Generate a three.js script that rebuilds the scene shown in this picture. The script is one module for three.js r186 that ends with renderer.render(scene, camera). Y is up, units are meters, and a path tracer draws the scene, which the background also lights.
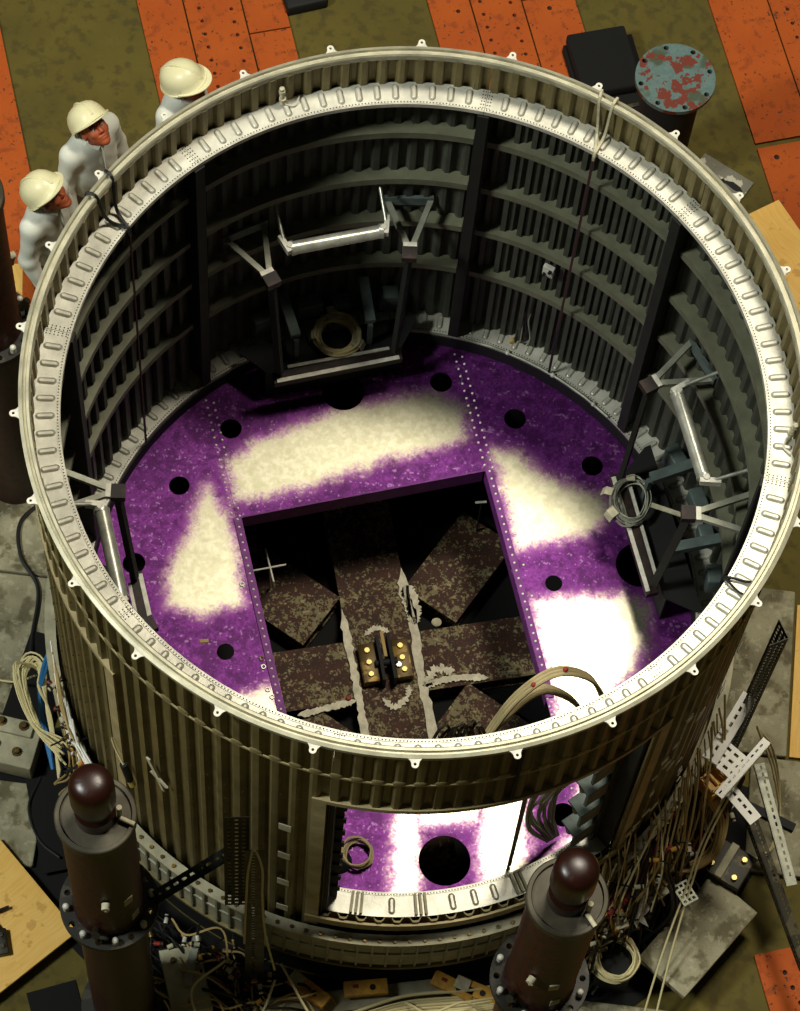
import * as THREE from 'three';
import { mergeGeometries, toCreasedNormals } from 'three/addons/utils/BufferGeometryUtils.js';
import { RoundedBoxGeometry } from 'three/addons/geometries/RoundedBoxGeometry.js';
import { RectAreaLightUniformsLib } from 'three/addons/lights/RectAreaLightUniformsLib.js';

// ---------------------------------------------------------------- camera, light, exposure
const scene = new THREE.Scene();
scene.background = new THREE.Color(0x050505);
const camera = new THREE.PerspectiveCamera(20.18, 800 / 1011, 0.5, 80);
camera.position.set(0, 16.718, 6.550);
camera.rotation.order = 'YXZ';
camera.rotation.set(-1.1394, 0.0034, 0.1150);
const renderer = new THREE.WebGLRenderer({ antialias: true });
renderer.toneMapping = THREE.LinearToneMapping;
renderer.toneMappingExposure = 1.0;
renderer.shadowMap.enabled = true;
RectAreaLightUniformsLib.init();
const LAMPS = [   // position, aim, width, height, colour, nits
  { name: 'high_bay_lamp', label: 'large ceiling lamp panel hanging over the far side of the ring', at: [2.6, 20.0, -4.8], aim: [0.3, 0, 0], w: 4.0, h: 2.2, color: [1, 0.93, 0.77], nits: 88 },
  { name: 'flood_lamp', label: 'tilted flood lamp panel hanging at the left front of the hall', at: [-9.3, 15.6, 3.9], aim: [0.6, 2, -0.4], w: 2.2, h: 2.2, color: [0.95, 1, 0.93], nits: 118 },
];

// ---------------------------------------------------------------- helpers
const V = (x, y, z) => new THREE.Vector3(x, y, z), D = Math.PI / 180;
const P = (r, t, y) => V(r * Math.sin(t * D), y, r * Math.cos(t * D));
let seed = 7;
const rnd = () => { seed = (seed + 0x6d2b79f5) | 0; let t = Math.imul(seed ^ (seed >>> 15), 1 | seed); t = (t + Math.imul(t ^ (t >>> 7), 61 | t)) ^ t; return ((t ^ (t >>> 14)) >>> 0) / 4294967296; };
const rr = (a, b) => a + (b - a) * rnd();
const used = {};
const numbered = (n) => { const k = n.replace(/_\d{3}$/, ''); const c = used[k] = (used[k] ?? -1) + 1; return c ? k + '_' + String(c).padStart(3, '0') : k; };
function clean(g) {
  g = g.index ? g.toNonIndexed() : g;
  for (const k of Object.keys(g.attributes)) if (k !== 'position' && k !== 'normal') g.deleteAttribute(k);
  if (!g.attributes.normal) g.computeVertexNormals();
  g.morphAttributes = {};
  return g;
}
function boxUV(g) {
  const p = g.attributes.position, n = g.attributes.normal, uv = new Float32Array(p.count * 2);
  for (let i = 0; i < p.count; i += 3) {
    let nx = 0, ny = 0, nz = 0;
    for (let k = i; k < i + 3; k++) { nx += n.getX(k); ny += n.getY(k); nz += n.getZ(k); }
    nx = Math.abs(nx); ny = Math.abs(ny); nz = Math.abs(nz);
    for (let k = i; k < i + 3; k++) {
      const x = p.getX(k), y = p.getY(k), z = p.getZ(k);
      if (ny >= nx && ny >= nz) { uv[2 * k] = x; uv[2 * k + 1] = z; } else if (nx >= nz) { uv[2 * k] = z; uv[2 * k + 1] = y; } else { uv[2 * k] = x; uv[2 * k + 1] = y; }
    }
  }
  g.setAttribute('uv', new THREE.BufferAttribute(uv, 2));
  return g;
}
function geo(list, crease = 0.6, keep = false) {
  let g = mergeGeometries([].concat(list).map(clean));
  if (!keep) g = toCreasedNormals(g, crease);
  return boxUV(g);
}
function mesh(name, list, m, parent, crease, keep) {
  const g = Array.isArray(list) || !list.userData.done ? geo(list, crease, keep) : list;
  g.userData.done = true;
  const o = new THREE.Mesh(g, m);
  o.castShadow = o.receiveShadow = true;
  if (parent) { o.name = name; parent.add(o); } else { o.name = numbered(name); scene.add(o); }
  return o;
}
function thing(name, label, category, at = [0, 0, 0], turn = 0, group) {
  const o = new THREE.Group(); o.name = numbered(name); scene.add(o);
  o.position.set(...at); o.rotation.y = turn; o.userData = { label, category };
  if (group) o.userData.group = group;
  return o;
}
function tag(o, label, category, group) { Object.assign(o.userData, { label, category }); if (group) o.userData.group = group; return o; }
function struct(name, list, m, parent) { const o = mesh(name, list, m, parent); o.userData.kind = 'structure'; return o; }
function stuff(o) { o.userData.kind = 'stuff'; return o; }
function copy(src, label, at, turn) {
  const r = src.clone(); r.name = numbered(src.name); scene.add(r); r.userData = { ...src.userData, label };
  if (at) r.position.set(...at);
  if (turn !== undefined) r.rotation.y = turn;
  return r;
}
const box = (w, h, d, x = 0, y = 0, z = 0, ry = 0) => { const g = new THREE.BoxGeometry(w, h, d); if (ry) g.rotateY(ry); return g.translate(x, y, z); };
const rbox = (w, h, d, x = 0, y = 0, z = 0, r = 0.006, ry = 0) => { const g = new RoundedBoxGeometry(w, h, d, 2, Math.min(r, w / 2.1, h / 2.1, d / 2.1)); if (ry) g.rotateY(ry); return g.translate(x, y, z); };
const cyl = (r0, r1, h, x = 0, y = 0, z = 0, n = 24) => new THREE.CylinderGeometry(r1, r0, h, n).translate(x, y, z);
const orient = (g, a, b, up = V(0, 1, 0)) => {       // a geometry built along +z from 0 to 1 length units, laid from a to b
  const z = b.clone().sub(a).normalize(), x = V().crossVectors(up, z); if (x.lengthSq() < 1e-6) x.set(1, 0, 0); x.normalize();
  const y = V().crossVectors(z, x), m = new THREE.Matrix4().makeBasis(x, y, z).setPosition(a);
  return g.applyMatrix4(m);
};
const bar = (a, b, w, h, up) => { const L = a.distanceTo(b); return orient(new THREE.BoxGeometry(w, h, L).translate(0, 0, L / 2), a, b, up); };
const rod = (a, b, r, n = 14, r2 = r) => { const L = a.distanceTo(b); return orient(new THREE.CylinderGeometry(r2, r, L, n).rotateX(Math.PI / 2).translate(0, 0, L / 2), a, b); };
const tube = (pts, r, seg = pts.length * 6, n = 6, closed = false) => new THREE.TubeGeometry(new THREE.CatmullRomCurve3(pts, closed, 'centripetal'), seg, r, n, closed);
const ball = (r, x, y, z, n = 10) => new THREE.SphereGeometry(r, n, Math.max(6, n * 0.7 | 0)).translate(x, y, z);
const lathe = (pts, n = 40) => new THREE.LatheGeometry(pts.map(([r, y]) => new THREE.Vector2(r, y)), n);
// a cross-section [[r, y], ...] swept round the ring axis from t0 to t1 degrees; dr(t, i) moves corner i outwards
function sweep(sec, t0, t1, n, dr) {
  const pos = [], m = sec.length, full = t1 - t0 >= 359.9;
  const pt = (j, i) => { const t = t0 + (t1 - t0) * j / n, r = sec[i][0] + (dr ? dr(t, i) : 0); return [r * Math.sin(t * D), sec[i][1], r * Math.cos(t * D)]; };
  let area = 0;
  for (let i = 0; i < m; i++) { const a = sec[i], b = sec[(i + 1) % m]; area += a[0] * b[1] - b[0] * a[1]; }
  const ord = area > 0 ? 1 : -1;
  const tri = (a, b, c) => ord > 0 ? pos.push(...a, ...b, ...c) : pos.push(...a, ...c, ...b);
  for (let j = 0; j < n; j++) for (let i = 0; i < m; i++) {
    const a = pt(j, i), b = pt(j, (i + 1) % m), c = pt(j + 1, (i + 1) % m), d = pt(j + 1, i);
    tri(a, c, b); tri(a, d, c);
  }
  if (!full) {
    const cont = sec.map(([r, y]) => new THREE.Vector2(r, y)), f = THREE.ShapeUtils.triangulateShape(cont, []);
    for (const j of [0, n]) for (const [a, b, c] of f) {
      const k = (j === 0) === (ord > 0);
      if (k) pos.push(...pt(j, a), ...pt(j, b), ...pt(j, c)); else pos.push(...pt(j, a), ...pt(j, c), ...pt(j, b));
    }
  }
  const g = new THREE.BufferGeometry();
  g.setAttribute('position', new THREE.Float32BufferAttribute(pos, 3));
  g.computeVertexNormals();
  return g;
}
const rect = (r0, r1, y0, y1) => [[r0, y0], [r1, y0], [r1, y1], [r0, y1]];
// a flat shape given in (x, z), from y - thick up to y
function slab(shape, y, thick) {
  return new THREE.ExtrudeGeometry(shape, { depth: thick, bevelEnabled: false, curveSegments: 28 }).rotateX(Math.PI / 2).translate(0, y, 0);
}
const poly = (pts) => new THREE.Shape(pts.map(([x, z]) => new THREE.Vector2(x, z)));

// ---------------------------------------------------------------- textures
function makeNoise(s) {
  const N = 256, a = new Float32Array(N * N); let q = s * 7919 + 13;
  for (let i = 0; i < N * N; i++) { q = (Math.imul(q, 1664525) + 1013904223) | 0; a[i] = (q >>> 8) / 16777216; }
  return (x, y, per) => {
    const xi = Math.floor(x), yi = Math.floor(y), fx = x - xi, fy = y - yi, u = fx * fx * (3 - 2 * fx), v = fy * fy * (3 - 2 * fy);
    const w = (n) => ((n % per) + per) % per, g = (i, j) => a[(w(j) & 255) * N + (w(i) & 255)];
    const p = g(xi, yi), b = g(xi + 1, yi), c = g(xi, yi + 1), d = g(xi + 1, yi + 1);
    return p + (b - p) * u + (c - p) * v + (p - b - c + d) * u * v;
  };
}
const N1 = makeNoise(1), N2 = makeNoise(2), N3 = makeNoise(3);
const fbm = (N, u, v, base, oct = 4) => { let s = 0, a = 0.5, t = 0; for (let o = 0, f = base; o < oct; o++, f *= 2, a *= 0.55) { s += a * N(u * f, v * f, f); t += a; } return s / t; };
const sm = (a, b, x) => { const t = Math.min(1, Math.max(0, (x - a) / (b - a))); return t * t * (3 - 2 * t); };
const mix = (a, b, t) => [a[0] + (b[0] - a[0]) * t, a[1] + (b[1] - a[1]) * t, a[2] + (b[2] - a[2]) * t];
function tex(n, f, srgb = true) {
  const d = new Uint8Array(n * n * 4);
  for (let j = 0; j < n; j++) for (let i = 0; i < n; i++) { const c = f((i + 0.5) / n, (j + 0.5) / n), o = (j * n + i) * 4; d[o] = c[0]; d[o + 1] = c[1]; d[o + 2] = c[2]; d[o + 3] = 255; }
  const t = new THREE.DataTexture(d, n, n, THREE.RGBAFormat);
  t.wrapS = t.wrapT = THREE.RepeatWrapping; t.magFilter = THREE.LinearFilter; t.minFilter = THREE.LinearMipmapLinearFilter; t.generateMipmaps = true;
  if (srgb) t.colorSpace = THREE.SRGBColorSpace;
  t.needsUpdate = true;
  return t;
}
const gray = (g) => [g, g, g];
const scaled = (t, metres) => { const c = t.clone(); c.repeat.set(1 / metres, 1 / metres); c.needsUpdate = true; return c; };
const T = {};
T.grime = tex(512, (u, v) => { const a = fbm(N1, u, v, 6, 5), b = N2(u * 180, v * 180, 180); return gray(255 * Math.min(1, 0.72 + 0.34 * a - (b > 0.9 ? 0.12 : 0))); });
T.bump = tex(512, (u, v) => gray(255 * (0.7 * fbm(N2, u, v, 5, 4) + 0.3 * fbm(N3, u, v, 60, 2))), false);
T.worn = tex(512, (u, v) => { const a = fbm(N3, u, v, 5, 5), s = sm(0.52, 0.6, a); return gray(255 * (0.62 + 0.36 * s - 0.18 * (N1(u * 120, v * 120, 120) > 0.82 ? 1 : 0))); });
T.concrete = tex(1024, (u, v) => {
  const a = fbm(N1, u, v, 4, 6), b = fbm(N2, u, v, 12, 5), c = N3(u * 220, v * 220, 220);
  let k = mix([112, 106, 82], [158, 152, 124], sm(0.25, 0.75, a));
  k = mix(k, [76, 68, 44], 0.6 * sm(0.5, 0.74, b));
  k = mix(k, [188, 182, 156], 0.4 * sm(0.6, 0.72, fbm(N3, u, v, 30, 4)));
  return mix(k, [50, 44, 30], c > 0.93 ? 0.6 : 0);
});
T.olive = tex(1024, (u, v) => {
  const a = fbm(N2, u, v, 5, 6), b = fbm(N1, u, v, 30, 3), c = N3(u * 256, v * 256, 256);
  let k = mix([78, 68, 16], [102, 90, 26], a);
  k = mix(k, [58, 50, 14], 0.5 * sm(0.45, 0.8, b));
  return mix(k, [196, 186, 140], c > 0.985 ? 0.6 : 0);
});
T.orange = tex(1024, (u, v) => {
  const a = fbm(N1, u, v, 4, 6), b = fbm(N3, u, v, 26, 5), s = fbm(N2, u, v, 60, 3);
  let k = mix([164, 68, 0], [182, 84, 3], a);
  k = mix(k, [112, 46, 4], 0.45 * sm(0.55, 0.8, b));
  return mix(k, [60, 34, 18], 0.75 * sm(0.74, 0.8, s));
});
T.wood = tex(1024, (u, v) => {
  const w = fbm(N2, u, v, 3, 3), g = fbm(N1, u * 1 + w * 0.12, v * 0.06, 100, 2), a = fbm(N3, u, v, 6, 4);
  let k = mix([246, 200, 108], [230, 174, 78], g);
  k = mix(k, [252, 214, 132], 0.5 * a);
  return mix(k, [176, 124, 52], 0.4 * sm(0.66, 0.76, fbm(N1, u, v, 14, 4)));
});
T.rust = tex(1024, (u, v) => {
  const a = fbm(N1, u, v, 8, 6), b = fbm(N2, u, v, 20, 5), c = fbm(N3, u, v, 60, 3);
  let k = mix([44, 26, 16], [76, 44, 26], a);
  k = mix(k, [98, 42, 22], 0.5 * sm(0.55, 0.7, c));
  const cl = fbm(N2, u, v, 3, 3) - 0.5; k = mix(k, [134, 128, 90], 0.85 * sm(0.5, 0.6, b * 0.55 + c * 0.47 + cl * 0.35));
  return mix(k, [170, 160, 120], 0.7 * sm(0.69, 0.73, fbm(N3, u, v, 24, 4)));
});
T.drum = tex(512, (u, v) => {
  const a = fbm(N1, u, v, 7, 5), b = fbm(N3, u, v, 26, 3);
  let k = mix([78, 104, 102], [104, 126, 122], b);
  k = mix(k, [58, 70, 46], 0.8 * sm(0.55, 0.68, fbm(N2, u, v, 4, 3)));
  return mix(k, [110, 42, 24], sm(0.53, 0.58, a * 0.7 + b * 0.3));
});
T.jack = tex(512, (u, v) => { const a = fbm(N1, u, v, 5, 5), b = fbm(N2, u, v, 24, 3); return mix(mix([50, 15, 5], [62, 21, 8], a), [20, 9, 5], 0.8 * sm(0.52, 0.66, b)); });
// the layout dye on the floor plates: purple dye with pale patches that mix bare metal with painted lamp reflections, in plan metres
const BARE_AND_GLARE = [
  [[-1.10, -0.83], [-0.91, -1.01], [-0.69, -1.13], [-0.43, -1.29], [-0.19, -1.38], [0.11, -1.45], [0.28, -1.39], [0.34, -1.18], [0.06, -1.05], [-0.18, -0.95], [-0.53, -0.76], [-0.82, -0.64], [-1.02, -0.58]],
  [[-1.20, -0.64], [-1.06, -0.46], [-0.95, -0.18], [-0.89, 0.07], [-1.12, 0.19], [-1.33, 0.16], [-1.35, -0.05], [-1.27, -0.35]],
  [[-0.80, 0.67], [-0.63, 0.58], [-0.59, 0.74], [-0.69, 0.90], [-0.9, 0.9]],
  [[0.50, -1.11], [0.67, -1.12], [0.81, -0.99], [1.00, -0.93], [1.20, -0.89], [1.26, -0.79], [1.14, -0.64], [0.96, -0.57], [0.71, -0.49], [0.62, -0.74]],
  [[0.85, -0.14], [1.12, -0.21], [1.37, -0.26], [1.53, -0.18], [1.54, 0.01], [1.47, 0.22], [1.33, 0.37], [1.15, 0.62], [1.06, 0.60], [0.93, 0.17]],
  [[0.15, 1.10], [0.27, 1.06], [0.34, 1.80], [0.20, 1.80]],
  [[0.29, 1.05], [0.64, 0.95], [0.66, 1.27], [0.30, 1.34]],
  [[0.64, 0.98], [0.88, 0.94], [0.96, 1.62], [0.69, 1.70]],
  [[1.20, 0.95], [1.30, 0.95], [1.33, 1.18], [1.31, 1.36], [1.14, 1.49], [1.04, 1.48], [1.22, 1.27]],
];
const sdPoly = (p, x, y) => {
  let d = 1e9, s = 1;
  for (let i = 0, j = p.length - 1; i < p.length; j = i++) {
    const ex = p[j][0] - p[i][0], ey = p[j][1] - p[i][1], wx = x - p[i][0], wy = y - p[i][1], t = Math.min(1, Math.max(0, (wx * ex + wy * ey) / (ex * ex + ey * ey)));
    d = Math.min(d, (wx - ex * t) ** 2 + (wy - ey * t) ** 2);
    const c1 = y >= p[i][1], c2 = y < p[j][1], c3 = ex * wy > ey * wx;
    if ((c1 && c2 && c3) || (!c1 && !c2 && !c3)) s = -s;
  }
  return s * Math.sqrt(d);
};
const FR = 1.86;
const bareGlareAt = [];
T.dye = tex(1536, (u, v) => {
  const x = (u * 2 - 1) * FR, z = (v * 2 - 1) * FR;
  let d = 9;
  for (const p of BARE_AND_GLARE) d = Math.min(d, sdPoly(p, x, z));
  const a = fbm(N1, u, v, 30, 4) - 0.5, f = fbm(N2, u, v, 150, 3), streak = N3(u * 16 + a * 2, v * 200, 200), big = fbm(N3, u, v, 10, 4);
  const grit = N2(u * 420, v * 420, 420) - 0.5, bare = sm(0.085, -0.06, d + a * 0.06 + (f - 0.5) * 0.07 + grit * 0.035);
  bareGlareAt.push(bare);
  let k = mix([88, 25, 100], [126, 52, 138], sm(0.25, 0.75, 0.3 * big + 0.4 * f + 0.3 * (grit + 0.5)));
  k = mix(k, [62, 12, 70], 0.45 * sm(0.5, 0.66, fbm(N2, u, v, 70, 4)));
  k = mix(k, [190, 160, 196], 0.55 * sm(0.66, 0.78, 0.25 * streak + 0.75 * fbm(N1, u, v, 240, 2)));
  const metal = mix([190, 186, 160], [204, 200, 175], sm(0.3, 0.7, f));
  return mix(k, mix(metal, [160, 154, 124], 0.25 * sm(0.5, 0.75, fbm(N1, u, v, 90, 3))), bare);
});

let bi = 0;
T.dyeSurface = tex(1536, () => { const b = bareGlareAt[bi++]; return [255, 255 * (0.52 - 0.16 * b), 255 * (0.65 + 0.25 * b)]; }, false);   // pale patches are smoother and metallic, dye is matt

// ---------------------------------------------------------------- materials
const std = (color, rough, metal = 0, o = {}) => {
  const m = new THREE.MeshStandardMaterial({ color, roughness: rough, metalness: metal });
  if (o.map) m.map = scaled(o.map, o.size ?? 1);
  if (o.bump) { m.bumpMap = scaled(o.bumpMap ?? T.bump, o.bumpSize ?? 0.4); m.bumpScale = o.bump; }
  if (o.both) m.side = THREE.DoubleSide;
  return m;
};
const M = {
  flange: std(0xe6e3d2, 0.42, 0.3, { map: T.grime, size: 0.7, bump: 0.0012 }),
  stiff: std(0x948d6a, 0.5, 0.2, { map: T.grime, size: 0.4 }),
  lip: std(0xc4bfa4, 0.45, 0.4, { map: T.grime, size: 0.5 }),
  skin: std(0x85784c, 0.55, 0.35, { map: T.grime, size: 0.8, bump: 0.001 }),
  skinCap: std(0xa39568, 0.55, 0.3, { map: T.grime, size: 0.8 }),
  strip: std(0xc4b283, 0.6, 0.15, { map: T.grime, size: 0.5 }),
  hoop: std(0x7a7a62, 0.6, 0.1, { map: T.grime, size: 0.6 }),
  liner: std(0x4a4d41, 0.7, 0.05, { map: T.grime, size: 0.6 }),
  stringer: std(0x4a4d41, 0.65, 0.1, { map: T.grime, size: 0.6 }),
  post: std(0x23241f, 0.7, 0.2, { map: T.grime, size: 0.5 }),
  black: std(0x0d0d0c, 0.75), shadeBlack: std(0x060605, 0.95),  // the deeper black also paints the floor pits and shaded ground sheets
  teal: std(0x66746f, 0.55, 0.25, { map: T.grime, size: 0.4 }),
  bright: std(0xd6d6c6, 0.32, 0.6, { map: T.grime, size: 0.3 }),
  whitePaint: std(0xf2efe4, 0.5), white: std(0xe4e0d0, 0.5, 0.1, { map: T.grime, size: 0.3 }),
  brownBlock: std(0x301a0f, 0.6, 0.1, { map: T.worn, size: 0.2 }),
  rust: std(0xffffff, 0.75, 0.1, { map: T.rust, size: 0.6, bump: 0.004 }),
  caulk: std(0xf6eed2, 0.85, 0, { map: T.grime, size: 0.25, bump: 0.006, bumpSize: 0.12 }),
  brass: std(0x8c7034, 0.45, 0.5, { map: T.worn, size: 0.3 }),
  brassBolt: std(0xd8bf70, 0.4, 0.4),
  jack: std(0xffffff, 0.5, 0, { map: T.jack, size: 0.5 }),
  jackTop: std(0x4c4636, 0.55, 0.4, { map: T.grime, size: 0.3 }),
  ram: std(0x2a0e06, 0.34, 0.1, { map: T.grime, size: 0.3 }),
  darkSteel: std(0x38342a, 0.5, 0.4, { map: T.worn, size: 0.3 }),
  slotDark: std(0x33382f, 0.5, 0.35, { map: T.worn, size: 0.3 }),
  slotBrown: std(0x4d4630, 0.5, 0.35, { map: T.worn, size: 0.3 }),
  galv: std(0xa9aa97, 0.5, 0.3, { map: T.grime, size: 0.3 }),
  concrete: std(0xffffff, 0.9, 0, { map: T.concrete, size: 1.1, bump: 0.004 }),
  olive: std(0xffffff, 0.85, 0, { map: T.olive, size: 1.7, bump: 0.002 }),
  orange: std(0xffffff, 0.8, 0, { map: T.orange, size: 1.4, bump: 0.0015 }),
  wood: std(0xffffff, 0.7, 0, { map: T.wood, size: 0.9 }),
  drum: std(0xffffff, 0.7, 0.1, { map: T.drum, size: 0.5, bump: 0.002 }),
  paint: std(0xc9c4ae, 0.7, 0, { map: T.worn, size: 0.3 }),
  plate: std(0xbdb798, 0.7, 0.15, { map: T.grime, size: 0.5, bump: 0.002 }),
  hall: std(0x55544c, 0.9), ceil: std(0x3c3c38, 0.95),
  cream: std(0xd8cb98, 0.7), tan: std(0xb39a62, 0.75), blackWire: std(0x121210, 0.6), red: std(0x8c1f16, 0.6), blue: std(0x2f78b4, 0.6), yellow: std(0xe0a83c, 0.55, 0, { map: T.grime, size: 0.2 }),
  tape: std(0xd8cfae, 0.8, 0, { map: T.grime, size: 0.2 }), strapRed: std(0x3c1820, 0.8), pinkTape: std(0x9c6a72, 0.8),
  shirt: std(0xdfe0d2, 0.9), trousers: std(0x8f948a, 0.9), skinTone: std(0xa8512c, 0.6), hat: std(0xeae3b6, 0.35), hair: std(0x2b1c12, 0.8), shoe: std(0x1c1712, 0.5), eyeWhite: std(0xd8d0c0, 0.3), iris: std(0x1c120c, 0.3), lips: std(0x8a3a28, 0.6),
};
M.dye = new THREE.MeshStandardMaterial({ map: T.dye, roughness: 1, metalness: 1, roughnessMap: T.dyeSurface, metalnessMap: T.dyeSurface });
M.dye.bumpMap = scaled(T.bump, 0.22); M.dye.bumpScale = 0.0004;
M.dyeEdge = std(0x84388e, 0.6, 0.2, { map: T.grime, size: 0.3 });

// ---------------------------------------------------------------- the hall
struct('floor', box(32, 0.3, 36, 0, -0.15, -1), M.olive);
struct('wall_back', box(32, 24, 0.4, 0, 12, -19.2), M.hall);
struct('wall_front', box(32, 24, 0.4, 0, 12, 17.2), M.hall);
struct('wall_left', box(0.4, 24, 36, -16.2, 12, -1), M.hall);
struct('wall_right', box(0.4, 24, 36, 16.2, 12, -1), M.hall);
struct('ceiling', box(32.8, 0.4, 36.8, 0, 24.2, -1), M.ceil);
for (const L of LAMPS) {
  const t = thing(L.name, L.label, 'lamp', L.at);
  t.lookAt(...L.aim);           // +z of the group faces the aim
  mesh('housing', box(L.w + 0.3, L.h + 0.3, 0.3, 0, 0, -0.16), M.hall, t);
  const glow = new THREE.MeshStandardMaterial({ color: 0x888888, roughness: 0.6, emissive: new THREE.Color().setRGB(...L.color), emissiveIntensity: 2 });
  mesh('diffuser', box(L.w, L.h, 0.02, 0, 0, 0.0), glow, t);
  mesh('hanger', [rod(V(-L.w / 3, 0, -0.3), V(-L.w / 3, 0, -0.9), 0.03), rod(V(L.w / 3, 0, -0.3), V(L.w / 3, 0, -0.9), 0.03), box(L.w, 0.08, 0.08, 0, 0, -0.9)], M.hall, t);
  const l = new THREE.RectAreaLight(new THREE.Color().setRGB(...L.color), L.nits, L.w, L.h);
  const dir = V(...L.aim).sub(V(...L.at)).normalize();
  l.position.copy(V(...L.at).addScaledVector(dir, 0.03)); l.lookAt(...L.aim);
  scene.add(l);
}
// the test floor runs in strips turned 19.3 degrees: rig(p, d) turns strip coordinates into plan metres
const A0 = 19.3 * D, rig = (p, d) => [p * Math.cos(A0) + d * Math.sin(A0), -p * Math.sin(A0) + d * Math.cos(A0)];
function holed(w, d, y, th, holes, m, parent, name = 'plate') {        // plate with drilled holes in local x, z
  const s = poly([[-w / 2, -d / 2], [w / 2, -d / 2], [w / 2, d / 2], [-w / 2, d / 2]]);
  for (const [x, z, r] of holes) { const h = new THREE.Path(); h.absarc(x, z, r, 0, Math.PI * 2, true); s.holes.push(h); }
  const g = new THREE.ExtrudeGeometry(s, { depth: th, bevelEnabled: false, curveSegments: 5 }).rotateX(Math.PI / 2).translate(0, y, 0);
  return mesh(name, g, m, parent);
}
function floorPlate(p0, p1, d0, d1, label, holes) {
  const [x, z] = rig((p0 + p1) / 2, (d0 + d1) / 2), t = thing('steel_floor_plate', label, 'floor plate', [x, 0, z], A0);
  const hs = holes.map(([p, d, r]) => [p - (p0 + p1) / 2, d - (d0 + d1) / 2, r]);
  mesh('underside', box(p1 - p0 - 0.05, 0.004, d1 - d0 - 0.05, 0, 0.002, 0), M.black, t);
  holed(p1 - p0 - 0.012, d1 - d0 - 0.012, 0.024, 0.02, hs, M.orange, t, 'plate');
}
const row = (p, d0, d1, step, r = 0.014) => { const o = []; for (let d = d0; d < d1; d += step) o.push([p, d, r]); return o; };
floorPlate(-2.55, -1.54, -9, -3.0, 'orange steel floor plate in the far left corner behind the workers', row(-2.0, -6, -3.2, 0.3));
floorPlate(-0.58, -0.26, -9, -2.6, 'narrow orange floor plate under the blurred hard hat', []);
floorPlate(-0.26, 0.14, -9, -2.6, 'orange floor plate with two rows of holes left of the ring top', [...row(-0.16, -6.2, -3, 0.11), ...row(0.06, -6.15, -3, 0.11)]);
floorPlate(0.14, 0.44, -9, -4.82, 'small orange floor plate with a black smear beside the olive strip', []);
floorPlate(0.14, 0.44, -4.82, -2.6, 'orange floor plate nearest the ring left of the olive strip', []);
floorPlate(1.42, 1.72, -9, -2.6, 'orange floor plate at the left edge of the middle orange strip', [[1.62, -4.72, 0.016]]);
floorPlate(1.72, 2.08, -9, -2.6, 'drilled orange floor plate in the middle orange strip', [...row(1.79, -6.2, -3, 0.11), ...row(2.0, -6.15, -3, 0.11)]);
floorPlate(2.08, 2.46, -9, -4.72, 'orange floor plate in the top corner beside the dark block', [[2.26, -4.8, 0.018]]);
floorPlate(2.08, 2.46, -4.72, -2.6, 'orange floor plate between the drilled plate and the round pedestal', [[2.26, -4.62, 0.018]]);
floorPlate(3.38, 3.80, -9, -3.25, 'long bare orange floor plate right of the round pedestal', []);
floorPlate(3.80, 4.4, -9, -3.25, 'orange floor plate with holes in the far right corner', [...row(3.92, -6.2, -3.4, 0.12)]);
floorPlate(3.38, 4.4, -3.22, -1.6, 'orange floor plate beside the plywood sheet on the right', [[3.5, -3.12, 0.02]]);
floorPlate(1.77, 2.46, 2.28, 4.6, 'orange floor plate in the near right corner', [[1.93, 2.43, 0.016], [1.95, 2.53, 0.016], [1.97, 2.63, 0.016], [2.2, 2.5, 0.05]]);

// ---------------------------------------------------------------- the riveted metal ring
const YB = 0.62, LIP = 4.0, FT = 3.73, FB = 1.17, BAYS = [20, 110, -160, -70], HALF = 25.6;
const ring = thing('metal_ring', 'large corrugated metal ring section with a pale riveted rim, standing open in the middle', 'ring section', [0, YB, 0]);
const rp = (name, list, m, crease) => { const g = geo(list, crease); g.translate(0, -YB, 0); g.userData.done = true; return mesh(name, g, m, ring); };
const corr = (t) => { const f = ((t / 3) % 1 + 1) % 1; const k = f < 0.14 ? f / 0.14 : f < 0.5 ? 1 : f < 0.64 ? 1 - (f - 0.5) / 0.14 : 0; return (k - 0.5) * 0.03; };
const skinSec = (y0, y1) => rect(1.955, 1.967, y0, y1);
const panel = (t0, t1, y0, y1, name = 'skin_panel') => rp(name, sweep(skinSec(y0, y1), t0, t1, Math.round((t1 - t0) / 0.34), corr), M.skin, 0.35);
const dots = [];                                                     // rivet heads of the ring, one part
const rivet = (r, t, y) => dots.push(P(r, t, y));
for (const b of BAYS) {
  if (b === 20) { panel(b - HALF + 0.05, b + HALF - 0.05, 3.13, 3.96); panel(b - HALF + 0.05, b + HALF - 0.05, 0.66, 1.16); }
  else if (b === -70) { panel(b - HALF + 0.05, b + HALF - 0.05, 0.66, 3.96); }
  else panel(b - HALF + 0.05, b + HALF - 0.05, 0.66, 3.96);
  panel(b + HALF + 0.05, b + 90 - HALF - 0.05, 0.66, 3.96);
}
for (const b of BAYS) { const liner = (t0, t1) => rp('shade_liner', sweep(rect(1.936, 1.940, FB + 0.01, FT - 0.02), t0, t1, Math.round((t1 - t0) / 0.34), corr), M.liner, 0.35); liner(b + HALF + 0.3, b + 90 - HALF - 0.3); if (b !== 20) liner(b - HALF + 0.3, b + HALF - 0.3); else rp('shade_liner', sweep(rect(1.936, 1.940, 3.16, FT - 0.02), b - HALF + 0.3, b + HALF - 0.3, 150, corr), M.liner, 0.35); }  // added liner; green primer tone, darkened to stand for the shade inside
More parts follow.
